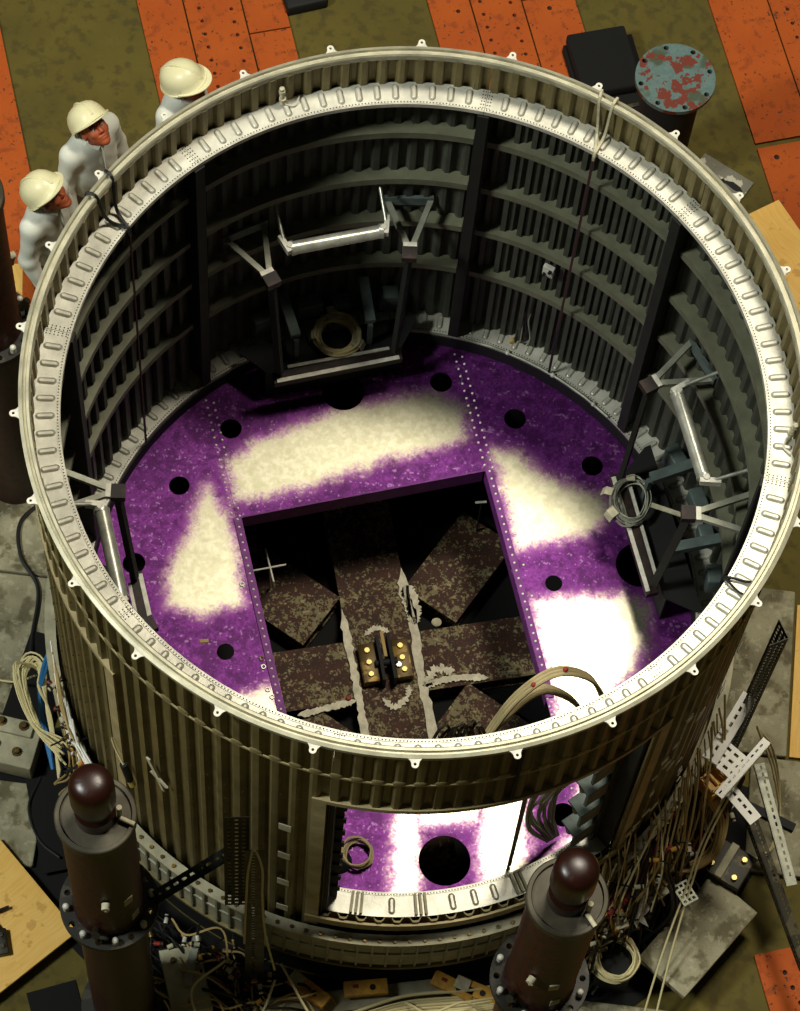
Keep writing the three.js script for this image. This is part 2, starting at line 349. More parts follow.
// rim: channel lip, outside joint bands
rp('lip', sweep([[1.945, 3.955], [2.0, 3.955], [2.004, 3.995], [1.986, 4.0], [1.982, 3.984], [1.970, 3.984], [1.966, 4.0], [1.952, 4.0], [1.945, 3.99]], -180, 180, 240), M.lip);
rp('joint_band', sweep([[1.980, 3.525], [1.986, 3.525], [1.986, 3.545], [1.980, 3.545]], -180, 180, 240), M.strip);
for (let k = -25; k < 22; k++) { const p = P(1.981, k * 3 + 0.96, 3.555); rp('ridge_cap', new THREE.SphereGeometry(1, 12, 8).scale(0.036, 0.030, 0.008).rotateY((k * 3 + 0.96) * D).translate(p.x, p.y, p.z), M.skinCap); }
rp('base_angle', sweep([[1.980, 0.62], [2.0, 0.62], [2.0, 0.72], [1.980, 0.72]], -180, 180, 240), M.strip);
const lugShape = new THREE.Shape(); lugShape.moveTo(-0.045, 0); lugShape.quadraticCurveTo(-0.02, 0.012, -0.018, 0.034); lugShape.absarc(0, 0.036, 0.018, Math.PI, 0, true); lugShape.quadraticCurveTo(0.02, 0.012, 0.045, 0); lugShape.closePath();
const lugHole = new THREE.Path(); lugHole.absarc(0, 0.034, 0.0075, 0, Math.PI * 2, true); lugShape.holes.push(lugHole);
const lugGeo = geo(new THREE.ExtrudeGeometry(lugShape, { depth: 0.008, bevelEnabled: false, curveSegments: 8 }).rotateX(Math.PI / 2)); lugGeo.userData.done = true;
for (let k = 0; k < 26; k++) { const t = 5.55 + k * 360 / 26, o = mesh('lug', lugGeo, M.white, ring); o.position.copy(P(1.997, t, 3.992 - YB)); o.rotation.y = t * D; }
// flanges with pressed oval beads
const stad = (a, b, off) => { const o = []; for (let i = 0; i <= 8; i++) { const q = Math.PI * i / 8; o.push([Math.cos(q) * (b - off), a + Math.sin(q) * (b - off)]); } for (let i = 0; i <= 8; i++) { const q = Math.PI + Math.PI * i / 8; o.push([Math.cos(q) * (b - off), -a + Math.sin(q) * (b - off)]); } return o; };
const BA = 0.031, BB = 0.020;
const beadGeo = (() => {
  const prof = [[0, 0], [0.0035, -0.006], [0.0095, 0.008], [0.0135, 0.0105]], pos = [], L = prof.map(([o, y]) => stad(BA, BB, o).map(([x, z]) => [x, y, z]));
  for (let k = 0; k < L.length - 1; k++) for (let i = 0; i < L[k].length; i++) { const j = (i + 1) % L[k].length, a = L[k][i], b = L[k][j], c = L[k + 1][j], d = L[k + 1][i]; pos.push(...a, ...c, ...b, ...a, ...d, ...c); }
  const top = L[L.length - 1]; for (let i = 1; i < top.length - 1; i++) pos.push(...top[0], ...top[i + 1], ...top[i]);
  const g = new THREE.BufferGeometry(); g.setAttribute('position', new THREE.Float32BufferAttribute(pos, 3)); g.computeVertexNormals();
  const q = geo(g, 0.5); q.userData.done = true; return q;
})();
function flange(t0, t1, y, r0, r1, beads, name) {
  const s = new THREE.Shape(), n = Math.max(4, Math.round((t1 - t0) / 1.2)), c = (r, t) => [r * Math.sin(t * D), r * Math.cos(t * D)];
  const pts = [];
  for (let i = 0; i <= n; i++) pts.push(c(r1, t0 + (t1 - t0) * i / n));
  for (let i = n; i >= 0; i--) pts.push(c(r0, t0 + (t1 - t0) * i / n));
  s.setFromPoints(pts.map(([x, z]) => new THREE.Vector2(x, z)));
  for (const t of beads) {
    const h = stad(BA, BB, 0).map(([x, z]) => { const q = t * D, R = 1.888 + z; return new THREE.Vector2(R * Math.sin(q) + x * Math.cos(q), R * Math.cos(q) - x * Math.sin(q)); });
    s.holes.push(new THREE.Path(h));
  }
  const fl = rp(name, [slab(s, y, 0.004), sweep(rect(r0 - 0.004, r0, y - 0.03, y + 0.002), t0, t1, n), sweep(rect(r0 + 0.002, r0 + 0.016, y, y + 0.004), t0, t1, n)], M.flange, 0.5);
  for (const t of beads) { const o = mesh('bead', beadGeo, M.flange, fl); o.position.copy(P(1.888, t, y - YB)); o.rotation.y = t * D; }
  for (let t = t0 + 0.4; t < t1; t += 0.55) rivet(r0 + 0.009, t, y + 0.004);
}
for (const b of BAYS) {
  const bay = [], pan = [];
  for (let k = -7.5; k <= 7.5; k++) bay.push(b + k * 3.03);
  for (let k = -5.5; k <= 5.5; k++) pan.push(b + 45 + k * 2.95);
  flange(b - HALF + 0.04, b + HALF - 0.04, FT, 1.815, 1.952, bay, 'top_flange');
  flange(b + HALF + 0.04, b + 90 - HALF - 0.04, FT, 1.815, 1.952, pan, 'top_flange');
  flange(b - HALF + 0.04, b + HALF - 0.04, FB, 1.812, 1.952, b === 20 ? [6, 16.5, 20.4, 24] : bay, 'bottom_flange');
  flange(b + HALF + 0.04, b + 90 - HALF - 0.04, FB, 1.812, 1.952, pan, 'bottom_flange');
  for (const t of [b - HALF, b + HALF]) {
    for (const dt of [-0.75, -0.3, 0.3, 0.75]) for (let k = 0; k < 6; k++) rivet(1.835 + k * 0.021, t + dt, FT);
    rp('post', [sweep(rect(1.80, 1.812, FB + 0.006, FT - 0.036), t - 1.0, t + 1.0, 3), sweep(rect(1.812, 1.95, FB + 0.006, FT - 0.036), t - 0.25, t + 0.25, 2)], M.post);
  }
}
for (const t of [0, 11, 28.6]) for (const dt of [-0.85, 0, 0.85]) rp('stiffener_rib', sweep(rect(1.82, 1.945, FB, FB + 0.02), t + dt - 0.22, t + dt + 0.22, 2), M.stiff);
// hoops inside, from the second row down broken by the open hatch
const hoop = (t0, t1, y) => rp('hoop_frame', sweep([[1.945, y], [1.862, y], [1.862, y - 0.055], [1.872, y - 0.055], [1.872, y - 0.012], [1.945, y - 0.012]], t0, t1, Math.round((t1 - t0) / 2)), M.hoop);
for (const b of BAYS) for (const y of [3.36, 2.87, 2.40, 1.91]) {
  hoop(b + HALF + 1.2, b + 90 - HALF - 1.2, y);
  if (b !== 20) hoop(b - HALF + 1.2, b + HALF - 1.2, y); else if (y > 3.2) hoop(b - HALF + 1.2, b + HALF - 1.2, y);
}
// vertical stringers on the inside of the wall panels
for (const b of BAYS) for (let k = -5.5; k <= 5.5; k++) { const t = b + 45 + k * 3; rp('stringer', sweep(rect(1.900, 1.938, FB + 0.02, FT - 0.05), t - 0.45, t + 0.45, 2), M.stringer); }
// hatch frame of the open bay and of the closed bay on the left
const frameStrip = (t, y0, y1, w = 1.1) => rp('frame_strip', sweep(rect(1.978, 1.990, y0, y1), t - w, t + w, 4), M.strip);
const frameBar = (t0, t1, y) => rp('frame_strip', sweep(rect(1.952, 1.990, y - 0.022, y + 0.022), t0, t1, 30), M.strip);
frameStrip(-7.2, 0.98, 3.16); frameStrip(47.6, 0.9, 3.16); frameBar(-8.3, 48.7, 3.14);
frameStrip(-44.6, 0.98, 3.16); frameStrip(-95.6, 0.98, 3.16); frameBar(-96.7, -43.5, 3.14);
rp('hatch_jamb', [sweep(rect(1.86, 1.955, FB + 0.01, 3.12), -5.6, -4.9, 1), sweep(rect(1.86, 1.872, FB + 0.01, 3.12), -5.2, -3.6, 2)], M.post);
rp('hatch_jamb', [sweep(rect(1.86, 1.955, FB + 0.01, 3.12), 44.9, 45.6, 1), sweep(rect(1.86, 1.872, FB + 0.01, 3.12), 43.6, 45.2, 2)], M.post);
for (let k = 0; k < 9; k++) rp('grommet', sweep(rect(1.872, 1.884, 1.35 + k * 0.2, 1.42 + k * 0.2), -5.0, -3.2, 3), M.black);
rp('foot_band', sweep(rect(1.984, 1.998, 1.05, 1.14), -8.3, 48.7, 40), M.strip);
// upper wall joint above the hatch
rp('joint_strap', sweep(rect(1.978, 1.988, 3.16, 3.95), 20.6, 21.2, 2), M.black);
for (let k = 0; k < 4; k++) rp('tape_tab', sweep(rect(1.982, 1.986, 1.06 + k * 0.48, 1.15 + k * 0.48), -13.2, -11.2, 4), M.tape);
// fasteners on the outside ridges
for (let t = -92; t < -8; t += 3) for (let y = 0.95; y < 3.6; y += 0.235) if (rnd() < 0.8) rivet(1.9825, t + 0.96, y + rr(-0.02, 0.02));
const rivets = (name, list, r, m, parent, off) => {
  const g = new THREE.SphereGeometry(r, 6, 4), o = new THREE.InstancedMesh(g, m, list.length), q = new THREE.Matrix4();
  list.forEach((p, i) => o.setMatrixAt(i, q.makeTranslation(p.x, p.y - off, p.z)));
  o.name = name; o.castShadow = o.receiveShadow = true; parent.add(o); return stuff(o);
};
rivets('rivet', dots, 0.0042, M.darkSteel, ring, YB);

// support under the ring
const base = thing('clamp_ring', 'low ribbed clamp ring around the foot of the metal ring', 'clamp ring');
mesh('support_drum', sweep(rect(1.93, 2.01, 0, 0.47), -180, 180, 160), M.black, base);
mesh('ledge', sweep([[1.93, 0.47], [2.065, 0.47], [2.065, 0.50], [2.02, 0.50], [2.02, 0.62], [1.93, 0.62]], -180, 180, 200), M.skin, base);
const band = mesh('back_band', sweep(rect(2.012, 2.046, 0.505, 0.96), -180, 180, 200), M.plate, base);
const led = mesh('top_ledge', sweep(rect(2.004, 2.07, 0.96, 0.985), -180, 180, 200), M.plate, base);
mesh('middle_ledge', sweep(rect(2.03, 2.055, 0.73, 0.75), -180, 180, 200), M.galv, base);
for (let t = -64; t < 62; t += 2.4) mesh('rib', sweep(rect(2.03, 2.06, 0.505, 0.955), t, t + 0.35, 1), M.galv, band);
for (let t = -62.8; t < 60; t += 2.4) mesh('bolt', [cyl(0.012, 0.012, 0.014, ...P(2.042, t, 0.991).toArray(), 6)], M.brass, led);

// ---------------------------------------------------------------- the dyed floor plates inside
const deck = thing('floor_deck', 'purple dyed metal floor with bare patches, painted lamp reflections and a square opening', 'floor deck', [0, 1.0, 0]);
{
  const Q = 0.76, QF = 0.97, SE = 0.79, RO = 1.80, arc = (a0, a1) => { const o = []; for (let i = 0; i <= 24; i++) { const a = a0 + (a1 - a0) * i / 24; o.push([RO * Math.sin(a), RO * Math.cos(a)]); } return o; };   // in strip axes (p, d)
  const aS = Math.asin(SE / RO), dq = RO * Math.cos(aS), g = 0.002;
  const plates = {
    S: [[-SE + g, QF], [SE - g, QF], ...arc(aS, -aS)],
    N: [[SE - g, -Q], [-SE + g, -Q], ...arc(-Math.PI + aS, -Math.PI - aS)],
    E: [[Q, -Q], [Q, QF], [SE, QF], ...arc(aS, Math.PI - aS), [SE, -Q]],
    W: [[-Q, QF], [-Q, -Q], [-SE, -Q], ...arc(-Math.PI + aS, -aS), [-SE, QF]],
  };
  const holes = { N: [[0.64, -1.41, 0.068], [-0.70, -1.36, 0.066], [0.03, -1.47, 0.13]], E: [[1.03, -1.07, 0.068], [1.417, -0.66, 0.066], [0.989, 0.05, 0.052], [1.53, 0.04, 0.145], [0.68 + 0.0, 1.9, 0]], W: [[-1.03, 0.073, 0.052], [-1.085, -1.047, 0.062], [-1.45, -0.6, 0.068]], S: [[-0.06, 1.6, 0.15], [-0.655, 1.477, 0.075], [0.68, 1.477, 0.072]] };
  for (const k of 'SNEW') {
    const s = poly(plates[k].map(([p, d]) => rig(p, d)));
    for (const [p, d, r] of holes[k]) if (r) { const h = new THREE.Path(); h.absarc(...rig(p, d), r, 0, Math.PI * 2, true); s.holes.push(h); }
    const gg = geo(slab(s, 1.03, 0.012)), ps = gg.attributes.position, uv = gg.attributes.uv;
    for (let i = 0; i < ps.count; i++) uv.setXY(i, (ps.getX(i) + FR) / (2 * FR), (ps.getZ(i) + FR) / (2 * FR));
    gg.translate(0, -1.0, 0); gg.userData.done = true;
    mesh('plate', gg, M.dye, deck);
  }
  mesh('support_angle', [sweep(rect(1.79, 1.93, -0.02, 0.017), -180, 180, 120), sweep(rect(1.80, 1.812, 0.017, 0.14), -180, 180, 120)], M.black, deck);
  for (const s of [-1, 1]) {
    const [x, z] = rig(s * 0.785, 0), e = mesh('edge_angle', [box(0.045, 0.012, 1.52, 0, 0.036, 0), box(0.01, 0.14, 1.52, -s * 0.0175, -0.03, 0)], M.dyeEdge, deck); e.position.set(x, 0, z); e.rotation.y = A0;
  }
  { const [x, z] = rig(0, -0.765), e = mesh('edge_angle', [box(1.5, 0.14, 0.01, 0, -0.04, 0)], M.dyeEdge, deck); e.position.set(x, 0, z); e.rotation.y = A0; }
  const rv = [];
  for (const s of [-1, 1]) for (let d = -1.58; d < 1.58; d += 0.052) {
    const inSq = Math.abs(d) < 0.75, y = inSq ? 1.043 : 1.031;
    if (inSq) rv.push(V(...rig(s * 0.787, d)).clone().set(rig(s * 0.787, d)[0], y, rig(s * 0.787, d)[1]));
    else for (const o of [-0.022, 0.022]) { const [x, z] = rig(s * 0.79 + o, d + (o > 0 ? 0.026 : 0)); rv.push(V(x, y, z)); }
    if (inSq && rnd() < 0.35) { const [x, z] = rig(s * 0.84, d + 0.02); rv.push(V(x, 1.031, z)); }
  }
  rivets('rivet', rv, 0.0085, M.whitePaint, deck, 1.0);
}
for (const [i, [p, d, lab]] of [[-0.83, 0.16, 'topmost of four loose washers on the left floor seam'], [-0.83, 0.215, 'second of four loose washers on the left floor seam'], [-0.835, 0.36, 'third of four loose washers on the left floor seam'], [-0.82, 0.41, 'lowest of four loose washers on the left floor seam'], [-0.845, -0.33, 'single loose washer beside the triangular pale patch']].entries()) {
  const [x, z] = rig(p, d), w = mesh('washer', new THREE.TorusGeometry(0.012, 0.005, 6, 14).rotateX(Math.PI / 2), i < 1 ? M.brass : M.bright); w.position.set(x, 1.035, z); tag(w, lab, 'washer');
}
{ const [x, z] = rig(-1.14, -0.02), w = mesh('tape_scrap', rbox(0.055, 0.006, 0.022, 0, 0.003, 0, 0.002), M.tan); w.position.set(x, 1.03, z); w.rotation.y = 0.2; tag(w, 'small brown scrap on the triangular pale patch of the floor', 'scrap'); }

// ---------------------------------------------------------------- rusty beam spider in the pit
const SP = 16.3 * D, sp = (e, s) => [e * Math.cos(SP) + s * Math.sin(SP), -e * Math.sin(SP) + s * Math.cos(SP)];
const spider = thing('beam_spider', 'star of rusty steel beams seen through the square floor opening', 'steel beams', [0, 0.006, 0.02], SP);
const ibeam = (L, w, h) => [box(w, 0.02, L, 0, h - 0.01, 0), box(0.03, h - 0.04, L, 0, h / 2, 0), box(w, 0.02, L, 0, 0.01, 0)];
mesh('beam', ibeam(2.7, 0.42, 0.16), M.rust, spider);
for (const s of [-1, 1]) { const o = mesh('beam', ibeam(0.98, 0.40, 0.155).map((g) => g.rotateY(Math.PI / 2).translate(s * 0.715, 0, 0.02)), M.rust, spider); }
for (const a of [45, 135, 225, 315]) {
  const g = ibeam(0.66, 0.40, 0.148).map((q) => q.translate(0, 0, 0.82).rotateY(a * D)); mesh('beam', g, M.rust, spider);
}
function smear(pts, w, y, jag = 0.35) {        // an uneven bead of sealant laid along a line
  const c = new THREE.CatmullRomCurve3(pts.map(([x, z]) => V(x, 0, z))), n = 40, L = [], Rr = [];
  for (let i = 0; i <= n; i++) { const p = c.getPoint(i / n), t = c.getTangent(i / n), k = Math.min(1, i / 4, (n - i) / 4) * w; const a = k * (1 + rr(-jag, jag)) / 2 + 0.001, b = k * (1 + rr(-jag, jag)) / 2 + 0.001; L.push([p.x + t.z * a, p.z - t.x * a]); Rr.unshift([p.x - t.z * b, p.z + t.x * b]); }
  return slab(poly([...L, ...Rr]), y + 0.010, 0.012);
}
const TOP = 0.161;
for (const g of [smear([[-0.21, -0.40], [-0.205, 0], [-0.205, 0.35], [-0.2, 0.75]], 0.045, TOP), smear([[0.21, -0.62], [0.2, -0.42], [0.22, -0.3], [0.205, 0], [0.205, 0.35], [0.2, 0.75]], 0.055, TOP), smear([[0.21, -0.5], [0.24, -0.36], [0.22, -0.22]], 0.08, TOP, 0.3),
  smear([[0.2, 0.19], [0.4, 0.17], [0.62, 0.2]], 0.04, TOP), smear([[0.22, 0.2], [0.3, 0.1], [0.42, 0.12]], 0.05, TOP, 0.7), smear([[-0.22, 0.22], [-0.4, 0.24], [-0.6, 0.26]], 0.04, TOP), smear([[-0.1, -0.2], [-0.02, -0.24], [0.06, -0.2]], 0.03, TOP, 0.6), smear([[-0.06, 0.23], [0, 0.3], [0.1, 0.24], [0.12, 0.17]], 0.03, TOP, 0.7)]) mesh('sealant', g, M.caulk, spider);
tag(mesh('pit_shade', cyl(1.92, 1.92, 0.004, 0, 0.003, 0, 60), M.shadeBlack), 'added black sheet standing for the shade under the rusty beams', 'painted shade');  // added black disc, darkness under the deck put in as colour
const clev = thing('clevis_fitting', 'brass coloured clevis fitting with six bolts at the centre of the beams', 'fitting', [0, 0.166, 0.03], SP);
for (const s of [-1, 1]) { mesh('block', rbox(0.105, 0.075, 0.26, s * 0.105, 0.0375, 0, 0.005), M.brass, clev); for (const z of [-0.08, 0, 0.08]) mesh('bolt', [cyl(0.019, 0.017, 0.016, s * 0.105, 0.083, z, 8)], M.brassBolt, clev); }
mesh('clevis', [box(0.02, 0.14, 0.3, -0.035, 0.07, 0), box(0.02, 0.14, 0.3, 0.035, 0.07, 0), rod(V(-0.07, 0.09, 0.02), V(0.07, 0.09, 0.02), 0.022)], M.black, clev);
mesh('link_rod', [rbox(0.022, 0.016, 0.17, 0, 0.12, -0.09, 0.004)], M.tan, clev);
mesh('bolt', [cyl(0.017, 0.017, 0.02, 0.075, 0.085, 0.045, 8)], M.bright, clev);
{ const [x, z] = sp(-0.27, 0.2); tag(mesh('red_cap', lathe([[0, 0], [0.018, 0], [0.018, 0.02], [0.012, 0.03], [0, 0.032]], 12).translate(x, 0.161, z + 0.02), M.red), 'tiny red cap lying on the rusty beams', 'cap'); }
{ const [x, z] = sp(0.36, -0.2); tag(mesh('paper_scrap', new THREE.IcosahedronGeometry(0.03, 1).scale(1.1, 0.4, 1).translate(x, 0.172, z), M.tape), 'small crumpled cream paper on the rusty beams', 'paper'); }
{
  const t = thing('rod_target', 'thin white crossed rods standing in the left of the floor opening', 'crossed rods', [-0.78, 0, -0.39]);
  mesh('stem', rod(V(0, 0, 0), V(0, 0.5, 0), 0.008), M.white, t);
  for (const [a, L] of [[0.35, 0.10], [0.35 + Math.PI, 0.13], [1.9, 0.10], [1.9 + Math.PI, 0.15]]) mesh('arm', rod(V(0, 0.5, 0), V(Math.sin(a) * L, 0.5, Math.cos(a) * L), 0.006), M.white, t);
}
{
  const t = thing('white_rod', 'short white rod near the far right edge of the floor opening', 'rod', [0.48, 0, -0.96]);
  mesh('stem', rod(V(0, 0, 0), V(0, 0.6, 0), 0.006), M.black, t); mesh('tip', rod(V(-0.04, 0.6, 0.01), V(0.03, 0.6, -0.005), 0.008), M.white, t);
}

// ---------------------------------------------------------------- strut frames in three bays
const loc = (r, dl, y, y0 = 2.4, r0 = 1.6) => V(r * Math.sin(dl * D), y - y0, r * Math.cos(dl * D) - r0);
function strutFrame(b, label) {
  const p = P(1.6, b, 1.3), t = thing('strut_frame', label, 'strut frame', [p.x, 1.3, p.z], b * D), L = (r, d, y) => loc(r, d, y, 1.3);
  mesh('tube', [rod(L(1.654, 9.3, 2.646), L(1.654, -9.3, 2.646), 0.040, 22), rod(L(1.654, 9.5, 2.646), L(1.654, 8.6, 2.646), 0.044, 22), rod(L(1.654, -9.5, 2.646), L(1.654, -8.6, 2.646), 0.044, 22)], M.bright, t);
  for (const s of [1, -1]) {
    mesh('end_fitting', [bar(L(1.625, s * 9.9, 2.655), L(1.74, s * 10.4, 2.66), 0.03, 0.05), rod(L(1.66, s * 9.5, 2.62), L(1.66, s * 9.5, 2.69), 0.018)], M.white, t);
    mesh('rod', [rod(L(1.68, s * 10.2, 2.665), L(1.93, s * 9.2, 2.75), 0.011)], M.bright, t);
    mesh('rod_bracket', [bar(L(1.9, s * 9.3, 2.74), L(1.952, s * 9.1, 2.76), 0.05, 0.03), rod(L(1.92, s * 8.6, 2.75), L(1.92, s * 9.9, 2.75), 0.014)], M.teal, t);
    mesh('bracket_leg', [bar(L(1.63, s * 15.6, 2.53), L(1.93, s * 18.5, 2.55), 0.032, 0.03)], M.galv, t);
    mesh('bracket_leg', [bar(L(1.63, s * 14.4, 2.53), L(1.93, s * 10.9, 2.52), 0.032, 0.03)], M.galv, t);
    mesh('wall_plate', [bar(L(1.925, s * 10.4, 2.535), L(1.925, s * 18.9, 2.55), 0.075, 0.022, P(1, s * 14.5, 0))], M.teal, t);
    mesh('node', [bar(L(1.625, s * 16.4, 2.53), L(1.625, s * 13.6, 2.53), 0.03, 0.035)], M.white, t);
    mesh('pad_block', [bar(L(1.53, s * 14.9, 2.525), L(1.61, s * 14.9, 2.525), 0.085, 0.05)], M.brownBlock, t);
    mesh('leg', [bar(L(1.575, s * 14.9, 2.5), L(1.52, s * 13.6, 1.44), 0.03, 0.045)], M.post, t);
  }
  mesh('lower_beam', [bar(L(1.518, 15.2, 1.38), L(1.518, -15.2, 1.38), 0.075, 0.05)], M.brownBlock, t);
  mesh('edge_strip', [bar(L(1.49, 14.8, 1.405), L(1.49, -14.8, 1.405), 0.026, 0.01)], M.white, t);
  mesh('edge_strip', [bar(L(1.55, 11.0, 1.405), L(1.55, -12.5, 1.405), 0.020, 0.01)], M.white, t);
  const s = poly([[-0.42, 0.0], [0.42, 0.0], [0.55, 0.16], [0.56, 0.2], [-0.56, 0.2], [-0.55, 0.16]]);
  mesh('shelf', slab(s, 0.06, 0.012).translate(0, 0, -0.07), M.black, t);
  mesh('kick_panel', [box(0.86, 0.31, 0.012, 0, -0.11, -0.05)], M.black, t);
  for (const s of [1, -1]) mesh('channel', [bar(L(1.62, s * 8.2, 1.62), L(1.9, s * 7.6, 1.66), 0.06, 0.055), bar(L(1.61, s * 8.2, 1.36), L(1.615, s * 8.2, 1.6), 0.03, 0.03)], M.teal, t);
  for (const [dl, r, y, w, h] of [[2.5, 1.88, 1.45, 0.16, 0.14], [-3.5, 1.87, 1.44, 0.1, 0.1], [12, 1.86, 1.45, 0.13, 0.2], [-12.5, 1.87, 1.46, 0.12, 0.16]]) { const c = L(r, dl, y); mesh('box', [rbox(w, h, 0.09, c.x, c.y, c.z, 0.01, dl * D)], M.teal, t); }
  return t;
}
strutFrame(-160, 'strut frame with a pale tube in the dark bay at the back of the ring');
strutFrame(110, 'strut frame with a pale tube in the bay on the right of the ring');
strutFrame(-70, 'strut frame with a pale tube half hidden behind the left rim');

// ---------------------------------------------------------------- cable coils, straps and clips inside
function coil(name, label, at, r, n, m, o = {}) {
  const t = thing(name, label, 'cable coil', at, o.turn ?? 0, o.group);
  const list = [];
  for (let k = 0; k < n; k++) {
    const pts = [], ph = rr(0, 6), rk = r * rr(0.82, 1.08), y = 0.008 + rr(0, 0.05), ex = rr(-0.12, 0.12) * r, ez = rr(-0.12, 0.12) * r;
    for (let i = 0; i < 14; i++) { const a = i / 14 * Math.PI * 2; pts.push(V(ex + Math.cos(a) * rk * (o.sx ?? 1) * rr(0.96, 1.04), y + 0.012 * Math.sin(a * 2 + ph) + 0.012, ez + Math.sin(a) * rk * rr(0.96, 1.04))); }
    list.push(tube(pts, o.wire ?? 0.006, 56, 5, true));
  }
  mesh('winding', list, m, t);
  for (const [a, L, w] of o.tape ?? []) { const x = Math.cos(a) * r, z = Math.sin(a) * r, g = bar(V(x * 0.8, 0.07, z * 0.8), V(x * (1 + L), 0.06, z * (1 + L)), w, 0.006); const h = bar(V(x * (1 + L), 0.06, z * (1 + L)), V(x * (1.12 + L), 0.02, z * (1.12 + L)), w, 0.004); mesh('tape', [g, h], M.tape, t); }
  return t;
}
{ const p = P(1.66, -161.5, 1.375); coil('cable_coil', 'taped coil of tan cable at the back of the ring behind the white edge strips', [p.x, 1.375, p.z], 0.13, 20, M.cream, { tape: [[0.3, 0.25, 0.06], [3.0, 0.2, 0.06], [4.4, 0.5, 0.06], [5.3, 0.1, 0.06]] }); }
{ const p = P(1.5, 117, 1.42); coil('cable_coil', 'taped coil of grey cable hanging over the floor on the right', [p.x, 1.42, p.z], 0.15, 12, M.galv, { sx: 0.72, wire: 0.0038, tape: [[0.2, 1.1, 0.03], [3.4, 0.1, 0.05], [2.4, 0.1, 0.06], [4.6, 0.1, 0.05]] }); }
coil('cable_coil', 'small coil of grey hose lying at the left end of the open hatch', [-0.03, 1.035, 1.56], 0.085, 4, M.strip, { wire: 0.007 });
function strap(label, t0, m0, m1, split, tail) {
  const t = thing('strap', label, 'strap', P(1.80, t0, FB).toArray());
  const o = (v) => v.sub(t.position);
  mesh('band', [bar(o(P(1.795, t0, FT - 0.04)), o(P(1.795, t0, split)), 0.013, 0.006, P(1, t0, 0))], m0, t);
  mesh('band', [bar(o(P(1.795, t0, split)), o(P(1.795, t0, FB + 0.01)), 0.015, 0.006, P(1, t0, 0))], m1, t);
  for (const s of tail) mesh('rim_loop', [tube([o(P(1.797, t0, FT - 0.05)), o(P(1.80, t0, FT + 0.012)), o(P(1.9, t0 + s * 1.0, FT + 0.03)), o(P(1.96, t0 + s * 2, LIP + 0.012)), o(P(2.0, t0 + s * 2.2, LIP + 0.01)), o(P(2.012, t0 + s * 2.3, LIP - 0.06))], 0.010, 24, 5)], t0 > 0 ? M.tape : M.blackWire, t);
  return t;
}
strap('dark red strap hanging down the lit wall at the right', 153.9, M.strapRed, M.blackWire, 1.75, [0.2, 1.4]);
strap('dark strap hanging from the rim at the left behind the workers', -117.2, M.strapRed, M.blackWire, 1.7, [-1.2, 0.9]);
for (const s of [0, 1]) { const a = 64.2 + s * 1.4; }
{
  const t = thing('strap', 'pair of black straps looped over the rim at the right', 'strap', P(1.9, 65, FT).toArray()), o = (v) => v.sub(t.position);
  for (const s of [-1.3, 1.3]) mesh('band', [tube([o(P(1.80, 65, FT - 0.12)), o(P(1.803, 65 + s * 0.1, FT + 0.012)), o(P(1.9, 65 + s * 0.8, FT + 0.02)), o(P(1.95, 65 + s, FT + 0.05))], 0.007, 18, 5)], M.blackWire, t);
}
{
  const t = thing('clip_box', 'small pale clip box halfway down the red strap', 'clip box', P(1.85, 158.5, 2.2).toArray(), 158 * D);
  mesh('body', [rbox(0.07, 0.1, 0.03, 0, 0.05, 0, 0.005)], M.white, t); mesh('knob', [rod(V(-0.015, 0.08, -0.015), V(-0.015, 0.08, -0.035), 0.01), rod(V(0.018, 0.03, -0.015), V(0.018, 0.03, -0.035), 0.01)], M.black, t);
}
{
  const t = thing('drain_hose', 'thin grey hose run along the foot of the lit wall panel', 'hose', P(1.805, 155, FB).toArray()), pts = [];
  for (let a = 139; a <= 172; a += 3) pts.push(P(1.795, a, FB + 0.015 + 0.006 * Math.sin(a)).sub(t.position));
  mesh('hose', tube(pts, 0.009, 60, 7), M.galv, t);
  for (const a of [143, 153, 163]) { const c = P(1.797, a, FB + 0.015).sub(t.position); mesh('clip', [ball(0.016, c.x, c.y, c.z)], M.white, t); }
}
{
  const t = thing('sensor_cluster', 'small tangle of dark leads on the foot of the lit wall', 'sensor leads', P(1.90, 161.5, FB).toArray()), o = (v) => v.sub(t.position);
  for (let k = 0; k < 4; k++) mesh('lead', tube([o(P(1.9, 160.4 + k * 0.7, FB + 0.01)), o(P(1.9, 160 + k * 0.9, FB + 0.12)), o(P(1.92, 161 + k * 0.5, FB + 0.26)), o(P(1.93, 161 + k * 0.5, FB + 0.36))], 0.006, 16, 5), k % 2 ? M.blackWire : M.galv, t);
  mesh('plug', [rod(o(P(1.87, 163, FB + 0.02)), o(P(1.9, 163.4, FB + 0.02)), 0.018)], M.tan, t);
}
for (const [t0, y, lab] of [[-152, 3.86, 'small cylindrical plug clipped inside the rim at the upper left'], [92, 3.86, 'small cylindrical plug clipped inside the rim at the far right']]) {
  const t = thing('cable_plug', lab, 'plug', P(1.92, t0, FT).toArray(), t0 * D);
  mesh('plug', [rod(V(0, 0.02, 0), V(0, 0.15, 0.01), 0.014), rod(V(0, 0.05, 0), V(0, 0.07, 0), 0.019), rod(V(0, 0.11, 0.005), V(0, 0.13, 0.008), 0.018)], M.tape, t);
  mesh('lead', [tube([V(0, 0.02, 0), V(-0.06, 0.012, -0.03), V(-0.1, 0.02, 0.01)], 0.006, 12, 5)], M.white, t);
}

